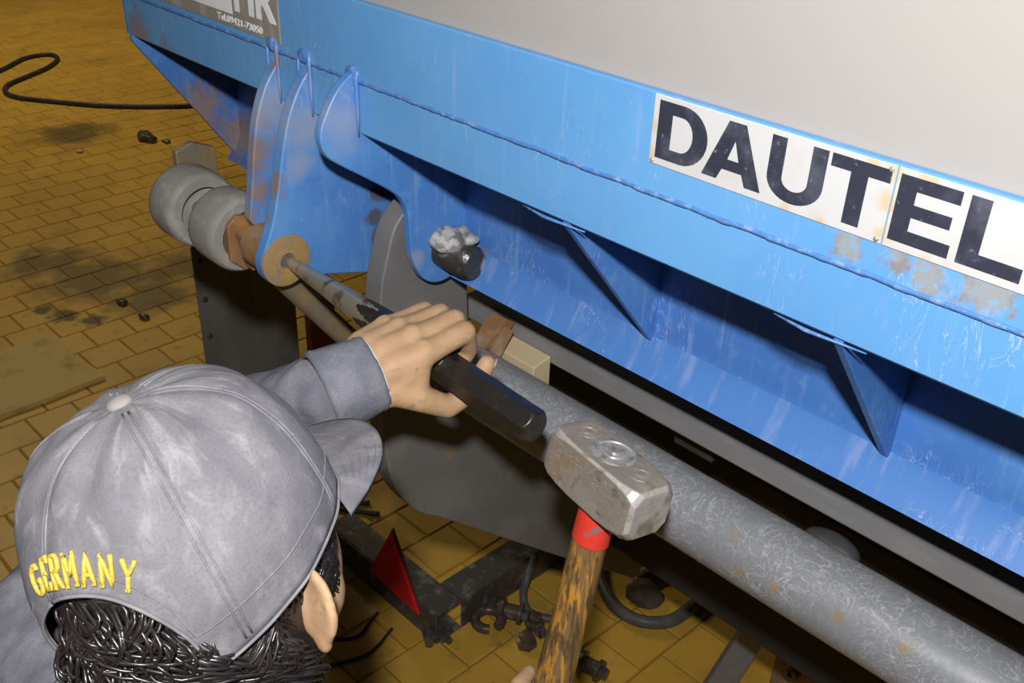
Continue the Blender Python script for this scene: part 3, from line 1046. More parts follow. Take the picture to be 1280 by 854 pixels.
# head and neck
add_ball(bm, h(0, -.004, .010), 1, 4, H3 @ Matrix.Diagonal((0.078, 0.095, 0.090)))
add_ball(bm, h(0, .030, -.055), 1, 4, H3 @ Matrix.Diagonal((0.062, 0.066, 0.075)))
add_ball(bm, h(0, .055, -.100), 1, 3, H3 @ Matrix.Diagonal((0.036, 0.036, 0.030)))
add_ball(bm, h(0, .030, -.080), 1, 3, H3 @ Matrix.Diagonal((0.066, 0.045, 0.045)))
add_chain(bm, [(h(0, .092, -.030), .009), (h(0, .108, -.055), .012), (h(0, .100, -.062), .013)])
for s in (-1, 1):
    add_ball(bm, h(s * .014, .098, -.062), .008, 2)
    add_ball(bm, h(s * .032, .083, -.028), 1, 2, H3 @ Matrix.Diagonal((0.015, 0.009, 0.010)))
add_ball(bm, h(0, .090, -.086), 1, 2, H3 @ Matrix.Diagonal((0.022, 0.008, 0.0045)))
add_ball(bm, h(0, .088, -.095), 1, 2, H3 @ Matrix.Diagonal((0.019, 0.009, 0.0055)))
NB = Vector((-0.555, 0.175, 1.300))
add_chain(bm, [(h(0, -.030, -.050), .056), (h(0, -.035, -.10), .055), (NB, .062)])
# ears: a dish with a rolled rim, standing off the head
for s in (-1, 1):
    er = Matrix((Vector((0.82 * s, -0.57, 0)), Vector((0.57, 0.82 * s, 0)) * s, Vector((0, 0, 1)))).transposed()
    er = H3 @ er
    c = h(s * .084, -.006, -.055)
    # local: x outwards from the dish, y along the dish, z up
    u_out = H3 @ Vector((s * 0.95, -0.30, 0.06)).normalized()     # along the flap, outwards and back
    u_up = H3 @ Vector((s * 0.10, 0.26, 1.0)).normalized()
    u_n = u_out.cross(u_up).normalized()
    add_ball(bm, c + u_out * .006, 1, 3, Matrix((u_out * .016, u_up * .024, u_n * .0042)).transposed())
    rim = []
    for k in range(15):
        a = math.radians(-120 + 260 * k / 14)
        rim.append((c + u_out * (.004 + .0185 * math.cos(a)) + u_up * (.0245 * math.sin(a) + .002) , .0043))
    add_chain(bm, rim, 8)
    add_ball(bm, c - u_up * .0225 + u_out * .006, 1, 3, Matrix((u_out * .009, u_up * .011, u_n * .0055)).transposed())
    add_ball(bm, c - u_out * .008, 1, 2, Matrix((u_out * .010, u_up * .026, u_n * .007)).transposed())

# left arm and hand closed over the punch
SL, EL, WL = Vector((-0.730, 0.185, 1.255)), Vector((-0.905, 0.430, 1.252)), Vector((-0.728, 0.500, 1.388))
add_chain(bm, [(SL, .052), (SL.lerp(EL, .5), .046), (EL, .040), (EL.lerp(WL, .3), .040), (EL.lerp(WL, .75), .030), (WL, .027)])
mcp = [A(-.6885, -.034, .0290), A(-.7105, -.031, .0345), A(-.7320, -.031, .0335), A(-.7515, -.034, .0290)]
pip = [A(-.6870, .022, .0365), A(-.7080, .027, .0385), A(-.7290, .026, .0370), A(-.7480, .020, .0345)]
dip = [A(-.6960, .037, .0050), A(-.7120, .040, .0045), A(-.7320, .039, .0045), A(-.7495, .036, .0050)]
tip = [A(-.7020, .026, -.0180), A(-.7150, .027, -.0200), A(-.7340, .026, -.0200), A(-.7500, .024, -.0180)]
rads = [(.0142, .0124, .0100, .0088), (.0140, .0124, .0102, .0090), (.0132, .0114, .0096, .0086), (.0120, .0100, .0088, .0078)]
wr = [WL + Vector((.012, 0.004, -.004)), WL + Vector((.004, .006, .004)), WL + Vector((-.004, .006, .004)), WL + Vector((-.012, .003, 0))]
for i in range(4):
    a, b, c, d = rads[i]
    add_chain(bm, [(mcp[i], a), (mcp[i].lerp(pip[i], .5), (a + b) / 2 * .96), (pip[i], b), (dip[i], c), (tip[i], d)])
    mid = wr[i].lerp(mcp[i], .5) + Vector((0, 0, .006))
    add_chain(bm, [(wr[i], .021), (mid, .0195), (mcp[i], a * 1.06)])
    lo = wr[i].lerp(mcp[i], .55) + Vector((.004, 0, -.013))
    add_chain(bm, [(wr[i], .018), (lo, .016), (mcp[i] + Vector((0, -.004, -.010)), .012)])
for i in range(3):
    add_chain(bm, [(mcp[i].lerp(mcp[i + 1], .5) + Vector((0, -.008, -.004)), .0105), (mcp[i].lerp(mcp[i + 1], .5) + Vector((0, .010, -.003)), .0085)])
th = [WL + Vector((.018, .006, -.012)), A(-.6980, -.066, -.002), A(-.6810, -.044, -.014), A(-.6720, -.014, -.0330), A(-.6715, .020, -.0265), A(-.6690, .038, .0010)]
add_chain(bm, [(th[0], .019), (th[1], .0185), (th[2], .0150), (th[3], .0125), (th[4], .0120), (th[5], .0098)])
add_chain(bm, [(th[1], .017), (mcp[0] + Vector((0, -.010, -.010)), .014)])
add_chain(bm, [(th[2] + Vector((-.004, -.002, .004)), .0135), (mcp[0] + Vector((.001, -.006, -.014)), .0135)])
for q_, (ra, _b, _c, _d) in zip(mcp, rads):
    add_ball(bm, q_ + Vector((0, .003, .0035)), ra * .98, 3)
# right arm and hand round the hammer handle
SR = Vector((-0.375, 0.165, 1.255))
GR = hp(0, 0, -0.318)
hz = HR @ Vector((0, 0, 1)); hx = HR @ Vector((1, 0, 0)); hy = HR @ Vector((0, 1, 0))
WR = GR + hx * .050 - hy * .078 - hz * .012
ER = Vector((-0.235, 0.245, 1.00))
add_chain(bm, [(SR, .052), (SR.lerp(ER, .5), .046), (ER, .040), (ER.lerp(WR, .3), .040), (ER.lerp(WR, .75), .030), (WR, .026)])
for i in range(4):
    a, b, c, d = rads[i]
    zc = .033 - i * .0215
    P_ = lambda u, v, w=0: GR + hx * u + hy * v + hz * (zc + w)
    M0 = P_(.036, -.004)
    add_chain(bm, [(M0, a), (P_(.024, .031), b), (P_(-.018, .032), c), (P_(-.031, .006), d)])
    add_chain(bm, [(WR + hz * (.5 * zc), .019), (WR.lerp(M0, .5) + hx * .006 + hz * .2 * zc, .017), (M0, a)])
add_chain(bm, [(WR + hz * .016, .018), (GR + hx * .024 - hy * .043 + hz * .026, .0155), (GR + hx * .000 - hy * .034 + hz * .040, .012), (GR - hx * .024 - hy * .023 + hz * .046, .0105), (GR - hx * .034 - hy * .002 + hz * .046, .0085)])
# trunk and legs
PEL = Vector((-0.585, 0.000, 0.93))
add_chain(bm, [(NB, .062), (NB + Vector((-.003, -.025, -.06)), .064)])
add_chain(bm, [(SL, .052), (NB + Vector((0, -.025, -.065)), .062), (SR, .052)])
for s in (-1, 1):
    add_chain(bm, [(NB + Vector((s * .07, -.045, -.12)), .095), (PEL + Vector((s * .06, .0, .12)), .095), (PEL + Vector((s * .085, 0, -.02)), .098)])
    add_chain(bm, [(PEL + Vector((s * .09, 0, -.04)), .088), (PEL + Vector((s * .10, .05, -.44)), .058), (PEL + Vector((s * .11, -.03, -.60)), .052), (PEL + Vector((s * .11, -.05, -.84)), .036)])
    add_chain(bm, [(PEL + Vector((s * .11, -.05, -.87)), .036), (PEL + Vector((s * .125, .08, -.895)), .032)])
body = fuse(bm, 0.0030, 8, 0.5)
bo = obj('body', body, m_skin, per, True)

for s in (-1, 1):
    bm = nbm()
    add_ball(bm, h(s * .032, .086, -.029), .0095, 3)
    obj('eye', bm, m_eye, bo, True)
# thumb nail
bm = nbm()
nn = (th[5] - th[4]).normalized()
up_ = Vector((0.35, 0.75, 0.35)).normalized(); up_ = (up_ - nn * up_.dot(nn)).normalized()
sd = nn.cross(up_)
add_ball(bm, th[5] + up_ * .0072 + nn * .002, 1, 3, Matrix((sd * .0058, nn * .0075, up_ * .0016)).transposed())
m_nail = Mat('nail', (0.42, 0.27, 0.20), 0.35).done()
obj('thumb_nail', bm, m_nail, bo, True)

# jacket
bm = nbm()
add_chain(bm, [(SL, .073), (SL.lerp(EL, .5), .066), (EL, .060), (EL.lerp(WL, .28), .057), (EL.lerp(WL, .60), .048), (EL.lerp(WL, .86), .0425)], 20)
add_chain(bm, [(SR, .073), (SR.lerp(ER, .5), .066), (ER, .060), (ER.lerp(WR, .3), .055), (ER.lerp(WR, .88), .040)], 20)
add_chain(bm, [(SL, .075), (NB + Vector((0, -.035, -.065)), .090), (SR, .075)], 20)
for s in (-1, 1):
    add_chain(bm, [(NB + Vector((s * .07, -.045, -.12)), .118), (PEL + Vector((s * .065, .0, .12)), .118), (PEL + Vector((s * .075, 0, .0)), .120)], 24)
jme = fuse(bm, 0.006, 4)
for v, nrm in zip(jme.vertices, [q.normal.copy() for q in jme.vertices]):
    p = v.co
    w = noise.noise(p * 16) * 0.6 + noise.noise(p * 38 + Vector((3, 0, 0))) * 0.4
    d = abs(noise.noise(Vector((p.x * 30, p.y * 12, p.z * 12)))) * 1.3 - .5
    v.co = p + nrm * (0.006 * w + 0.005 * d)
jk = obj('jacket', jme, m_jacket, per, True, label='washed grey work jacket')
def cuff(Wp, dirn, r0, r1, ln, name='cuff'):
    d = dirn.normalized()
    a, b = frame(d)
    bm = nbm()
    n = 44
    prof = [(0, r0 - .004), (0, r0), (ln * .1, r0 + .0015), (ln * .14, r0 + .0002), (ln * .5, (r0 + r1) / 2 + .001), (ln * .86, r1 + .0006), (ln * .9, r1 + .0016), (ln, r1), (ln, r1 - .003), (ln * .3, (r0 + r1) / 2 - .004)]
    rr = []
    for i, (t, r) in enumerate(prof):
        rr.append([bm.verts.new(Wp + d * t + (a * math.cos(2 * PI * k / n) * 1.0 + b * math.sin(2 * PI * k / n) * 0.98) * (r + .0011 * noise.noise(Vector((math.cos(2 * PI * k / n) * 4, math.sin(2 * PI * k / n) * 4, t * 60))))) for k in range(n)])
    for i in range(len(rr) - 1):
        for k in range(n):
            bm.faces.new((rr[i][k], rr[i][(k + 1) % n], rr[i + 1][(k + 1) % n], rr[i + 1][k]))
    c = obj(name, bm, m_jacket, jk, True)
    bm = nbm()
    add_tube(bm, [Wp + d * (ln + .0002) + (a * math.cos(2 * PI * k / n) + b * math.sin(2 * PI * k / n) * .98) * (r1 - .001) for k in range(n + 1)], 0.0011, 6)
    return c, bm
cdir = Vector((.018, .068, .014))
c1, pb = cuff(WL - cdir.normalized() * .030, cdir, .0455, .0400, .058)
obj('cuff_piping', pb, m_piping, jk, True)
c2, pb = cuff(WR - (WR - ER).normalized() * .045, WR - ER, .046, .041, .058)
pb.free()
# collar: a standing, slightly open band
bm = nbm()
n = 60
rr = []
nd = (h(0, -.035, -.10) - NB).normalized()
a_, b_ = frame(nd)
for (t, r) in ((-.02, .088), (.02, .083), (.05, .088), (.066, .096), (.064, .099), (.045, .093), (.015, .089), (-.02, .094)):
    ring = []
    for k in range(n):
        an = 2 * PI * k / n
        ring.append(bm.verts.new(NB + nd * (t + .012 * math.sin(an * 2 + 1) * (t > .03)) + Vector((math.cos(an) * r * 1.02, math.sin(an) * r * 0.95, 0)) + Vector((0, -.005, 0))))
    rr.append(ring)
for i in range(len(rr) - 1):
    for k in range(n):
        bm.faces.new((rr[i][k], rr[i][(k + 1) % n], rr[i + 1][(k + 1) % n], rr[i + 1][k]))
obj('collar', bm, m_jacket, jk, True)

bm = nbm()
add_chain(bm, [(PEL + Vector((-.07, 0, .02)), .118), (PEL + Vector((.07, 0, .02)), .118)], 20)
for s in (-1, 1):
    add_chain(bm, [(PEL + Vector((s * .085, 0, -.04)), .108), (PEL + Vector((s * .10, .05, -.44)), .080), (PEL + Vector((s * .11, -.03, -.60)), .076), (PEL + Vector((s * .11, -.05, -.80)), .070)], 20)
tme2 = fuse(bm, 0.009, 3)
for v, nrm in zip(tme2.vertices, [q.normal.copy() for q in tme2.vertices]):
    v.co += nrm * 0.007 * noise.noise(v.co * 18)
obj('trousers', tme2, m_trouser, per, True)
for s in (-1, 1):
    bm = nbm()
    a0 = PEL + Vector((s * .11, -.05, -.83)); a0.z = 0.13
    add_chain(bm, [(a0, .058), (Vector((a0.x, a0.y - .005, .062)), .056), (Vector((a0.x + s * .008, a0.y + .08, .052)), .050), (Vector((a0.x + s * .014, a0.y + .165, .046)), .044)])
    me = fuse(bm, 0.007, 2)
    for v in me.vertices:
        v.co.z = max(v.co.z, 0.004)
    obj('boot', me, m_boot, per, True)

# cap ---------------------------------------------------------------------
CA, CB, CH = 0.095, 0.109, 0.108
def cap_base(u):
    """plain lower edge: level at the brim, dropping towards the nape (u = 0 at the back, + towards the right ear)"""
    return -.014 - .032 * (0.5 + 0.5 * math.cos(u)) ** 1.3
ARCH = 0.19
def cap_low(u):
    a = abs(((u - ARCH + PI) % (2 * PI)) - PI)
    z = cap_base(u)
    w = math.radians(34)
    if a < w:
        z += .086 * math.sqrt(max(0, 1 - (a / w) ** 2))
    return z
def cap_pt(u, v, off=0.0):
    """v = 0 at the lower edge, 1 at the button"""
    zl = cap_low(u)
    z = zl + (CH - zl) * math.sin(v * PI / 2) ** 0.97
    t = max(0.0, min(1.0, z / CH))
    phi = math.asin(t)
    c = max(0.0, math.cos(phi)) ** 0.66
    if z < 0:
        c = 1.0 + z * 0.9 * (0.5 + 0.5 * math.cos(u))
    seam = abs(math.sin(3 * u)) ** 0.5
    bul = 1.0 + 0.020 * (seam - .75) * max(0, math.sin(phi * 2)) ** .6
    x = math.sin(u) * CA * c * bul
    y = -math.cos(u) * CB * c * bul - .003
    fold = 0.0026 * noise.noise(Vector((math.sin(u) * 3.2, math.cos(u) * 3.2, z * 22 + 4))) * (1 if v < .97 else 0)
    wave = 0.0018 * math.sin(u * 11 + 3 * noise.noise(Vector((u, z * 30, 2)))) * math.exp(-((v - .62) / .22) ** 2)
    n = Vector((math.sin(u) / CA * c, -math.cos(u) / CB * c, t / CH))
    n.normalize()
    return Vector((x, y, z)) + n * (fold + wave + off)
# hair under the cap
bm = nbm()
def scalp(az, z, k=1.0):
    """az measured from the back of the head (0) towards the right ear (90)"""
    a = math.radians(az)
    zz = z
    rx, ry = 0.080, 0.094
    if zz < -.03:
        q = min(1, (-.03 - zz) / .09)
        rx -= .020 * q; ry -= .034 * q
    return Vector((math.sin(a) * rx * k, -math.cos(a) * ry * k - .004, zz))
# base shell
NA, NZ = 48, 10
rr = []
for j in range(NZ + 1):
    ring = []
    for i in range(NA + 1):
        az = -128 + 256 * i / NA
        lowz = -.118 if abs(az) < 62 else (-.118 + (abs(az) - 62) / 66 * .072)
        z = .045 + (lowz - .045) * j / NZ
        ring.append(bm.verts.new(h(*scalp(az, z, 1.035))))
    rr.append(ring)
for j in range(NZ):
    for i in range(NA):
        bm.faces.new((rr[j][i], rr[j][i + 1], rr[j + 1][i + 1], rr[j + 1][i]))
rnd_ = random.Random(3)
for k in range(3600):
    az = rnd_.uniform(-125, 125)
    back = abs(az) < 68
    if 74 < abs(az) < 104 and rnd_.random() < .93:
        continue
    z0 = rnd_.uniform(-.10 if back else -.035, .035 if abs(az) < 34 else .0)
    if abs(az) > 104:
        z0 = rnd_.uniform(-.06, .0)
    if abs(az) > 62:
        z0 = min(z0, cap_low(math.radians(az)) + .004)
    ln = rnd_.uniform(.030, .060) if back else rnd_.uniform(.012, .026)
    ph = rnd_.uniform(0, 6.28)
    amp = rnd_.uniform(.10, .34) if back else .06
    fr = rnd_.uniform(4, 7)
    ph = az * .16 + z0 * 90 + rnd_.uniform(-.7, .7)
    seg = 9
    drift = 14 * math.sin(az * .09 + z0 * 60) + rnd_.uniform(-7, 7) if back else rnd_.uniform(-6, 6)
    path = []
    for s_ in range(seg + 1):
        t = s_ / seg
        zz = z0 - ln * t
        low = cap_low(math.radians(az))
        below = min(1.0, max(0.0, (low - zz) / .03))
        kk = 1.02 + ((.06 + amp * .45) * math.sin(PI * min(1, t * 1.1)) if back else .02 + amp * .4 * t) * below + .025 * math.sin(ph + fr * t) * below
        path.append(h(*scalp(az + drift * t + (7 if back else 2) * math.sin(ph + fr * t), zz, kk)))
    add_tube(bm, path, lambda i: .0017 * (1 - .8 * (i / seg) ** 2), 4)
obj('hair', bm, m_hair, per, True, label='black wavy hair below the cap')

bm = nbm()
NU, NV = 132, 40
rr = []
for j in range(NV):
    rr.append([bm.verts.new(h(*cap_pt(2 * PI * i / NU, j / NV))) for i in range(NU)])
tv = bm.verts.new(h(*cap_pt(0, 1.0)))
for j in range(NV - 1):
    for i in range(NU):
        bm.faces.new((rr[j][i], rr[j][(i + 1) % NU], rr[j + 1][(i + 1) % NU], rr[j + 1][i]))
for i in range(NU):
    bm.faces.new((rr[-1][i], rr[-1][(i + 1) % NU], tv))
capo = obj('cap', bm, m_cap, per, True, label='washed grey baseball cap with yellow embroidery')
sol = capo.modifiers.new('thick', 'SOLIDIFY'); sol.thickness = 0.0018; sol.offset = -1
# seams from the button to the rim: double stitched ribs
for k in range(6):
    u = k * PI / 3
    for du in (-.040, .040):
        bm = nbm()
        pts = []
        for j in range(26):
            v = .02 + .93 * j / 25
            phi = v * PI / 2
            pts.append(h(*cap_pt(u + du * (1 / max(.25, math.cos(phi) ** .6)) * .55, v, .0001)))
        add_tube(bm, pts, 0.0008, 6)
        obj('seam', bm, m_cap, capo, True)
# hem around the lower edge
bm = nbm()
hem = [h(*cap_pt(2 * PI * i / 160, 0.0, .0002)) for i in range(161)]
add_tube(bm, hem, 0.0013, 6)
obj('hem', bm, m_capseam, capo, True)
bm = nbm()
hem = [h(*(cap_pt(2 * PI * i / 160, 0.115, .0001))) for i in range(161)]
add_tube(bm, hem, 0.0006, 6)
obj('hem_stitch', bm, m_cap, capo, True)
bm = nbm()
add_ball(bm, h(*(cap_pt(0, 1.0))), 1, 3, H3 @ Matrix.Diagonal((0.0088, 0.0088, 0.0050)))
obj('button', bm, m_button, capo, True, label='pale worn crown button')
# adjusting strap across the arch
bm = nbm()
for k in range(24):
    pass
def strap_pt(a, z, off):
    kq = 1.0 + z * 0.9 * (0.5 + 0.5 * math.cos(a))
    return h(math.sin(a) * (CA + off) * kq, -math.cos(a) * (CB + off) * kq - .003, z)
S = 30
ro, ri = [], []
for k in range(S + 1):
    a = math.radians(-37 + 74 * k / S) + ARCH
    zc = cap_base(a) + .006 + .002 * math.sin(k * .4)
    ro.append((strap_pt(a, zc - .007, .0018), strap_pt(a, zc + .006, .0018), strap_pt(a, zc + .006, -.0002), strap_pt(a, zc - .007, -.0002)))
vv = [[bm.verts.new(p) for p in r] for r in ro]
for k in range(S):
    for q in range(4):
        bm.faces.new((vv[k][q], vv[k][(q + 1) % 4], vv[k + 1][(q + 1) % 4], vv[k + 1][q]))
bm.faces.new(vv[0]); bm.faces.new(vv[-1][::-1])
obj('strap', bm, m_capseam, capo)
# brim
bm = nbm()
NBU, NBV = 40, 14
top_, bot_ = [], []
for j in range(NBV + 1):
    t = j / NBV
    rt, rb = [], []
    for i in range(NBU + 1):
        s = -1 + 2 * i / NBU
        a = s * math.radians(60 - 8 * s)
        xb, yb = math.sin(a) * CA, math.cos(a) * CB - .003
        ext = 0.070 * (max(0, 1 - abs(s) ** 2.6)) ** 0.55
        x = xb * (1 + .05 * t)
        y = yb + ext * t
        z = -.014 - .010 * t * (1 - s * s) - .28 * (x * x) / .11 * (.35 + .65 * t) - .004 * t
        z += .0010 * noise.noise(Vector((x * 40, y * 40, 1)))
        rt.append(bm.verts.new(h(x, y, z + .002)))
        rb.append(bm.verts.new(h(x, y, z - .0015)))
    top_.append(rt); bot_.append(rb)
for j in range(NBV):
    for i in range(NBU):
        bm.faces.new((top_[j][i], top_[j][i + 1], top_[j + 1][i + 1], top_[j + 1][i]))
        bm.faces.new((bot_[j][i], bot_[j + 1][i], bot_[j + 1][i + 1], bot_[j][i + 1]))
for i in range(NBU):
    bm.faces.new((top_[NBV][i], top_[NBV][i + 1], bot_[NBV][i + 1], bot_[NBV][i]))
brim = obj('brim', bm, m_cap, capo, True)
for q in range(5):
    bm = nbm()
    t = .22 + .16 * q
    pts = []
    for i in range(33):
        s = (-1 + 2 * i / 32) * .88
        a = s * math.radians(60 - 8 * s)
        xb, yb = math.sin(a) * CA, math.cos(a) * CB - .003
        ext = 0.070 * (max(0, 1 - abs(s) ** 2.6)) ** 0.55
        x = xb * (1 + .05 * t); y = yb + ext * t
        z = -.014 - .010 * t * (1 - s * s) - .28 * (x * x) / .11 * (.35 + .65 * t) - .004 * t
        pts.append(h(x, y, z + .0020))
    add_tube(bm, pts, .0005, 5)
    obj('brim_stitch', bm, m_cap, capo, True)
# embroidered word over the arch, puffed strokes with serifs
G = {
 'G': [[(.95, .78), (.75, .98), (.45, 1.0), (.15, .85), (.03, .5), (.15, .15), (.45, 0), (.8, .05), (.95, .2), (.95, .45)], [(.62, .45), (1.05, .45)]],
 'E': [[(.15, 0), (.15, 1)], [(0, 1), (.9, 1), (.9, .8)], [(.15, .52), (.65, .52)], [(0, 0), (.95, 0), (.95, .22)]],
 'R': [[(.15, 0), (.15, 1)], [(0, 1), (.65, 1), (.88, .88), (.88, .64), (.65, .52), (.15, .52)], [(.5, .52), (.85, 0), (1.02, 0)], [(0, 0), (.32, 0)]],
 'M': [[(.1, 0), (.1, 1), (.5, .35), (.9, 1), (.9, 0)], [(-.05, 0), (.25, 0)], [(.75, 0), (1.05, 0)], [(-.05, 1), (.12, 1)], [(.88, 1), (1.05, 1)]],
 'A': [[(.1, 0), (.5, 1), (.9, 0)], [(.25, .33), (.75, .33)], [(-.02, 0), (.25, 0)], [(.75, 0), (1.02, 0)]],
 'N': [[(.12, 0), (.12, 1), (.88, 0), (.88, 1)], [(-.03, 0), (.28, 0)], [(-.03, 1), (.14, 1)], [(.72, 1), (1.03, 1)]],
 'Y': [[(.08, 1), (.5, .5), (.92, 1)], [(.5, .5), (.5, 0)], [(.33, 0), (.67, 0)], [(-.05, 1), (.22, 1)], [(.78, 1), (1.05, 1)]],
}
word = 'GERMANY'
LH2, LW2, GAP = 0.0170, 0.0092, 0.0032
tot = len(word) * (LW2 + GAP) - GAP
for i, chh in enumerate(word):
    bm = nbm()
    for st in G[chh]:
        dense = []
        for k in range(len(st) - 1):
            for q in range(4):
                f = q / 4
                dense.append((st[k][0] + (st[k + 1][0] - st[k][0]) * f, st[k][1] + (st[k + 1][1] - st[k][1]) * f))
        dense.append(st[-1])
        pts = []
        # letters stand on an arc that follows the arch of the opening
        ang = (-.5 + (i + .5) / len(word)) * 2          # -1..1
        lean = ang * 0.50
        cx = ang * 0.5 * tot * 0.96
        cz = 0.0470 - 0.0125 * ang * ang - .0035 * ang
        for (px_, pz_) in dense:
            lx, lz = (px_ - .5) * LW2, pz_ * LH2
            X = cx + lx * math.cos(lean) + lz * math.sin(lean)
            Z = cz - lx * math.sin(lean) + lz * math.cos(lean)
            u = X / (CB * .98) + .25
            # find the shell point of that height
            lo, hi = 0.0, 0.9
            for _ in range(18):
                md = (lo + hi) / 2
                if cap_pt(u, md).z < Z:
                    lo = md
                else:
                    hi = md
            pts.append(h(*cap_pt(u, (lo + hi) / 2, .0006)))
        add_tube(bm, pts, 0.0016, 6)
    obj('embroidered_letter', bm, m_thread, capo, True)

# ------------------------------------------------------------------ things on the floor
# steel corner frame with triangular reflector
fr = thing('trailer_frame', (-1.42, 1.30, 0.0), 'black steel corner frame with red triangle reflector lying on the tiles', 'frame')
c0 = on((545, 772), 2, 0.095)
fx, fy = c0.x, c0.y
bm = nbm()
def channel_x(bm, x0, x1, ya, yb, z0, z1, t):
    add_box(bm, x0, x1, ya, ya + t, z0, z1)
    add_box(bm, x0, x1, ya + t, yb, z1 - t, z1)
    add_box(bm, x0, x1, ya + t, yb, z0, z0 + t)
channel_x(bm, fx - .46, fx, fy, fy + .085, 0.001, .095, .006)
bevel(obj('side_channel', bm, m_frame, fr), .002)
bm = nbm()
add_box(bm, fx - .085, fx, fy + .0862, fy + 1.3, .089, .095)
add_box(bm, fx - .006, fx, fy + .0862, fy + 1.3, .001, .0888)
bevel(obj('cross_channel', bm, m_frame, fr), .002)
bm = nbm()
a, b, c = on((461, 713), 1, fy - .012), on((523, 770), 1, fy - .012), on((487, 666), 1, fy - .012)
add_prism(bm, [a, b, c], (0, .009, 0))
rf = bevel(obj('reflector', bm, m_reflect, fr, label='red triangular reflector'), .003)
bm = nbm()
cen = (a + b + c) / 3
add_prism(bm, [cen + (p - cen) * 1.06 + Vector((0, .0092, 0)) for p in (a, b, c)], (0, .005, 0))
obj('reflector_backing', bm, m_steel2, fr)
md = (a + b) / 2
for p in (md.lerp(c, .14), md.lerp(c, .78)):
    bm = nbm()
    add_lathe(bm, p, (0, -1, 0), [(0, .005), (.003, .0045), (.004, 0)], 12)
    obj('screw', bm, m_steel2, rf, True)
bm = nbm()
add_lathe(bm, (fx - .012, fy - .012, .0), (0, 0, 1), [(0, .012), (.03, .012), (.03, .019), (.042, .019), (.042, .008), (.052, .008)], 6)
add_lathe(bm, (fx + .010, fy + .02, .022), (1, 0, 0), [(-.012, .016), (.004, .016), (.006, .010), (.02, .010)], 6)
obj('bolt', bm, m_steel2, fr)

def hose(name, label, cat, pix, z, r, mat, n=8, res=8):
    pts = [on(q[:2], 2, q[2] if len(q) > 2 else z) for q in pix]
    bm = nbm()
    add_tube(bm, catmull(pts, res), r, n)
    return tag(obj(name, bm, mat, None, True), label, cat)

hose('air_hose', 'long dark hose looping across the open tiled floor', 'hose', [(-60, 110), (0, 88), (30, 73), (60, 68), (72, 73), (60, 84), (30, 97), (10, 106), (7, 115), (25, 122), (70, 127), (130, 132), (200, 133), (262, 130), (330, 120)], 0.014, 0.014, m_rubber)
hose('cable', 'thin black cable bent on the tiles beside the frame', 'cable', [(330, 793), (400, 797), (430, 799), (450, 794), (462, 778), (472, 766)], 0.005, 0.0045, m_rubber)
hose('cable', 'thin black cable running towards the worker below the other cable', 'cable', [(360, 838), (420, 830), (455, 820), (472, 808), (482, 796), (490, 786)], 0.005, 0.0045, m_rubber)
hose('steel_rod', 'short black rod on the tiles behind the frame channel', 'rod', [(380, 622), (420, 628), (462, 629)], 0.008, 0.008, m_rubber)
hose('steel_rod', 'short black rod under its twin behind the frame channel', 'rod', [(380, 630), (430, 637), (474, 643)], 0.008, 0.008, m_rubber)
hose('hydraulic_hose', 'thick black hydraulic hose curled under the tube', 'hose', [(748, 690, .02), (750, 722, .02), (768, 757, .02), (800, 776, .02), (838, 776, .02), (868, 756, .02), (888, 738, .02), (915, 722, .02)], 0.02, 0.017, m_hose, 12)
hose('hydraulic_hose', 'narrow dark hose standing up beside the metal fittings', 'hose', [(668, 698, .098), (660, 720, .10), (654, 742, .06), (660, 764, .02), (682, 773, .012), (705, 773, .012), (722, 768, .012)], 0.02, 0.011, m_hose, 10)
hose('hydraulic_hose', 'short dark hose end in the shade above the curled hose', 'hose', [(800, 722, .02), (822, 714, .02), (845, 714, .02)], 0.02, 0.016, m_hose, 10)

# fittings
def fitting(px_, rot, label, kind):
    c = on(px_, 2, 0.0)
    t = thing('pipe_fitting', tuple(c), label, 'fitting', 'greasy fittings on the tiles')
    d = Vector((math.cos(rot), math.sin(rot), 0))
    bm = nbm()
    if kind == 0:
        add_lathe(bm, c + Vector((0, 0, .030)) - d * .03, d, [(0, .016), (0, .028), (.014, .030), (.018, .020), (.050, .020), (.054, .028), (.064, .028), (.064, .012)], 20)
    elif kind == 1:
        add_tube(bm, [c + Vector((0, 0, .024)) + Vector((math.cos(k * .35) * .034, math.sin(k * .35) * .034, 0)) for k in range(17)], .013, 12)
    else:
        add_lathe(bm, c, (0, 0, 1), [(0, .012), (0, .027), (.016, .027), (.020, .019), (.034, .019), (.036, .012), (.036, 0)], 6)
    obj('fitting_body', bm, m_scrap, t, 'auto')
    bm = nbm()
    add_lathe(bm, c + Vector((0, 0, .030 if kind == 0 else .024)) + d * .034, d, [(0, .010), (0, .016), (.016, .016), (.016, .008)], 6)
    obj('fitting_nut', bm, m_steel2, t)
fitting((637, 775), .5, 'greasy flanged pipe fitting beside the narrow dark hose', 0)
fitting((610, 783), 2.2, 'dark curved pipe fitting nearest the frame bolt', 1)
fitting((668, 782), -.5, 'greasy hexagonal fitting against the narrow hose bend', 2)
fitting((658, 806), 1.3, 'small hexagonal fitting lying apart from the fitting heap', 2)
fitting((735, 843), .2, 'dark pipe fitting beside the hammer handle', 0)

# cardboard sheet
cb = [(-40, 455), (5, 438), (48, 420), (66, 417), (76, 424), (90, 442), (112, 456), (131, 469), (112, 476), (60, 497), (5, 517), (-60, 545)]
bm = nbm()
add_prism(bm, [(lambda p: (p.x, p.y, .0008))(on(q, 2, .018)) for q in cb], (0, 0, .017))
tag(obj('cardboard_sheet', bm, m_card), 'torn flat sheet of brown cardboard on the floor tiles', 'cardboard')

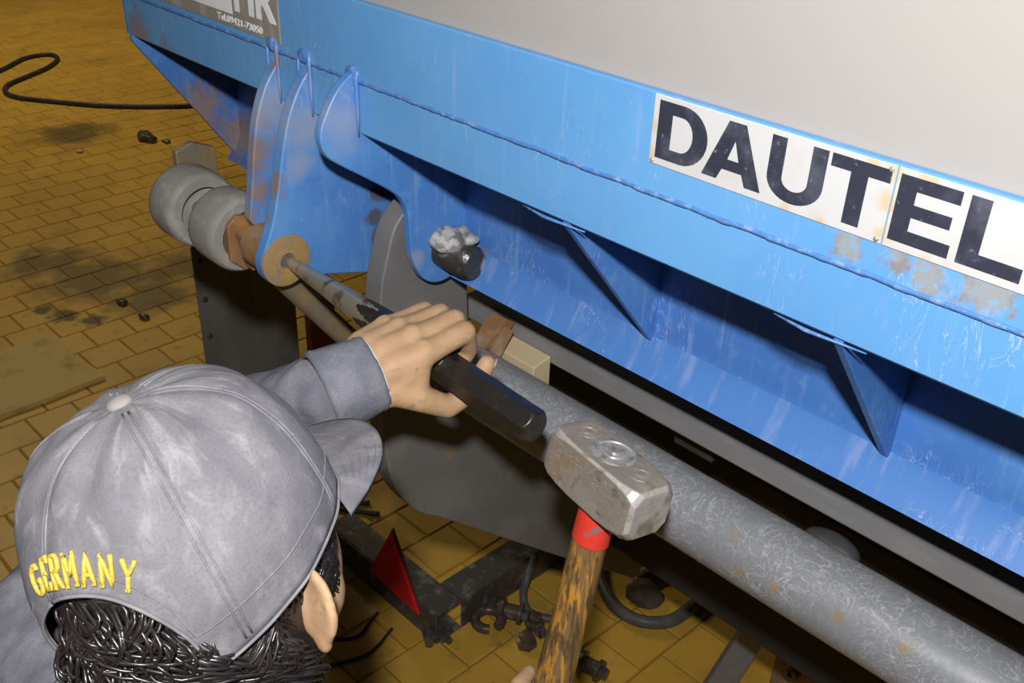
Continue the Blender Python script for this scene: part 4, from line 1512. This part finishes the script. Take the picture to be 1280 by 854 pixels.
# standing guard panel under the rollers: folded dark sheet
gp = thing('guard_panel', (-2.05, 1.1, 0), 'dark folded sheet metal guard standing behind the rollers', 'panel')
XG = -2.02
a = on((238, 305), 0, XG); b = on((366, 372), 0, XG); f = on((313, 345), 0, XG)
bm = nbm()
add_prism(bm, [(XG, a.y, 0), (XG, f.y, 0), (XG, f.y, a.z - .02), (XG, a.y + .012, a.z), (XG, a.y, a.z - .012)], (-.006, 0, 0))
bevel(obj('front_sheet', bm, m_guard, gp), .002)
bm = nbm()
add_prism(bm, [(XG, f.y, 0), (XG - .05, f.y + .15, 0), (XG - .05, f.y + .15, a.z - .05), (XG, f.y, a.z - .02)], (-.006, 0, 0))
bevel(obj('side_sheet', bm, m_arm, gp), .002)
for k in range(7):
    bm = nbm()
    add_lathe(bm, (XG, a.y + .018, a.z - .05 - k * .10), (1, 0, 0), [(0, .007), (.003, .006), (.004, 0)], 10)
    obj('rivet', bm, m_rubber, gp, True)

# dark red bracket on the floor beyond the hand
rb = thing('red_bracket', tuple(on((405, 470), 2, 0)), 'dark red steel bracket standing on tiles behind the rod', 'bracket')
c = on((405, 470), 2, 0)
bm = nbm(); add_box(bm, c.x - .02, c.x + .02, c.y - .05, c.y + .05, 0, .38)
bevel(obj('upright', bm, m_dred, rb), .004)
bm = nbm(); add_box(bm, c.x - .10, c.x + .10, c.y - .09, c.y + .09, 0, .012)
bevel(obj('foot', bm, m_dred, rb), .003)

# steel post and rusty jack under the tube
po = thing('steel_post', tuple(on((870, 880), 2, 0)), 'dark slanted steel angle post beneath the grey tube', 'post')
a = on((868, 905), 2, 0); b = on((968, 752), 2, .35)
sd = Vector((.045, .05, 0))
bm = nbm()
add_prism(bm, [a - sd * .5, a + sd * .5, b + sd * .5, b - sd * .5], (.006, -.006, .003))
bevel(obj('web', bm, m_rail, po), .0015)
bm = nbm()
add_prism(bm, [a - sd * .5, b - sd * .5, b - sd * .5 + Vector((-.012, .02, 0)), a - sd * .5 + Vector((-.012, .02, 0))], (.003, .003, 0))
obj('lip', bm, m_arm, po)
jk_ = thing('rusty_bracket', tuple(on((985, 880), 2, 0)), 'rust-brown clamp block beside the steel post', 'clamp')
c = on((985, 880), 2, 0)
bm = nbm(); add_box(bm, c.x - .05, c.x + .06, c.y - .02, c.y + .05, 0, .16)
bevel(obj('block', bm, m_rust, jk_), .006)
bm = nbm(); add_lathe(bm, c + Vector((.0, -.02, .13)), (0, -1, 0), [(0, .022), (.02, .020), (.02, .010), (.03, .008)], 18)
obj('knob', bm, m_scrap, jk_, 'auto')
rg = thing('dirty_rag', tuple(on((800, 752), 2, 0)), 'crumpled brown rag inside the curl of the thick hose', 'rag')
c = on((805, 748), 2, 0)
bm = nbm()
add_ball(bm, c + Vector((0, 0, .014)), 1, 4, Matrix.Diagonal((.055, .045, .026)))
for v in bm.verts:
    v.co += Vector(noise.noise_vector(v.co * 30)) * .012
    v.co.z = max(v.co.z, .001)
M = Mat('rag_cloth', (0.10, 0.075, 0.045), 0.9)
obj('cloth', bm, M.blot(20, .45, .65, (.16, .14, .12), .7).done(), rg, True)

# pale wedge added for the lit patch between the tube and the bumper rail
wa, wb = on((608, 418), 1, .860), on((676, 458), 1, .860)
bm = nbm()
add_prism(bm, [(wa.x, .8455, 1.190), (wa.x, .8795, 1.190), (wa.x, .8795, wa.z + .006), (wa.x, .8465, wa.z)], (wb.x - wa.x, 0, 0))
tag(bevel(obj('lit_patch_wedge', bm, m_pale), .002), 'pale wedge added as a bright patch between grey tube and bumper rail', 'wedge')

# small litter on the floor
def scrap(px_, s, label, mat, kind='debris'):
    c = on(px_, 2, 0)
    bm = nbm()
    add_ball(bm, c + Vector((0, 0, s * .25)), 1, 2, Matrix.Diagonal((s, s * .6, s * .35)))
    for v in bm.verts:
        v.co += Vector(noise.noise_vector(v.co * 40)) * s * .35
        v.co.z = max(v.co.z, .0005)
    tag(obj('debris', bm, mat, None, True), label, kind, 'scraps on the open floor')
scrap((184, 175), .07, 'dark crumpled scrap on the open floor tiles', m_scrap)
scrap((208, 178), .03, 'small dark scrap next to the crumpled one', m_scrap)
scrap((100, 190), .025, 'tiny pale chip on the open floor', m_pale)
scrap((152, 380), .03, 'small dark lump on tiles above the cardboard', m_scrap)
scrap((180, 398), .03, 'small brown lump on tiles left of the guard panel', m_scrap)
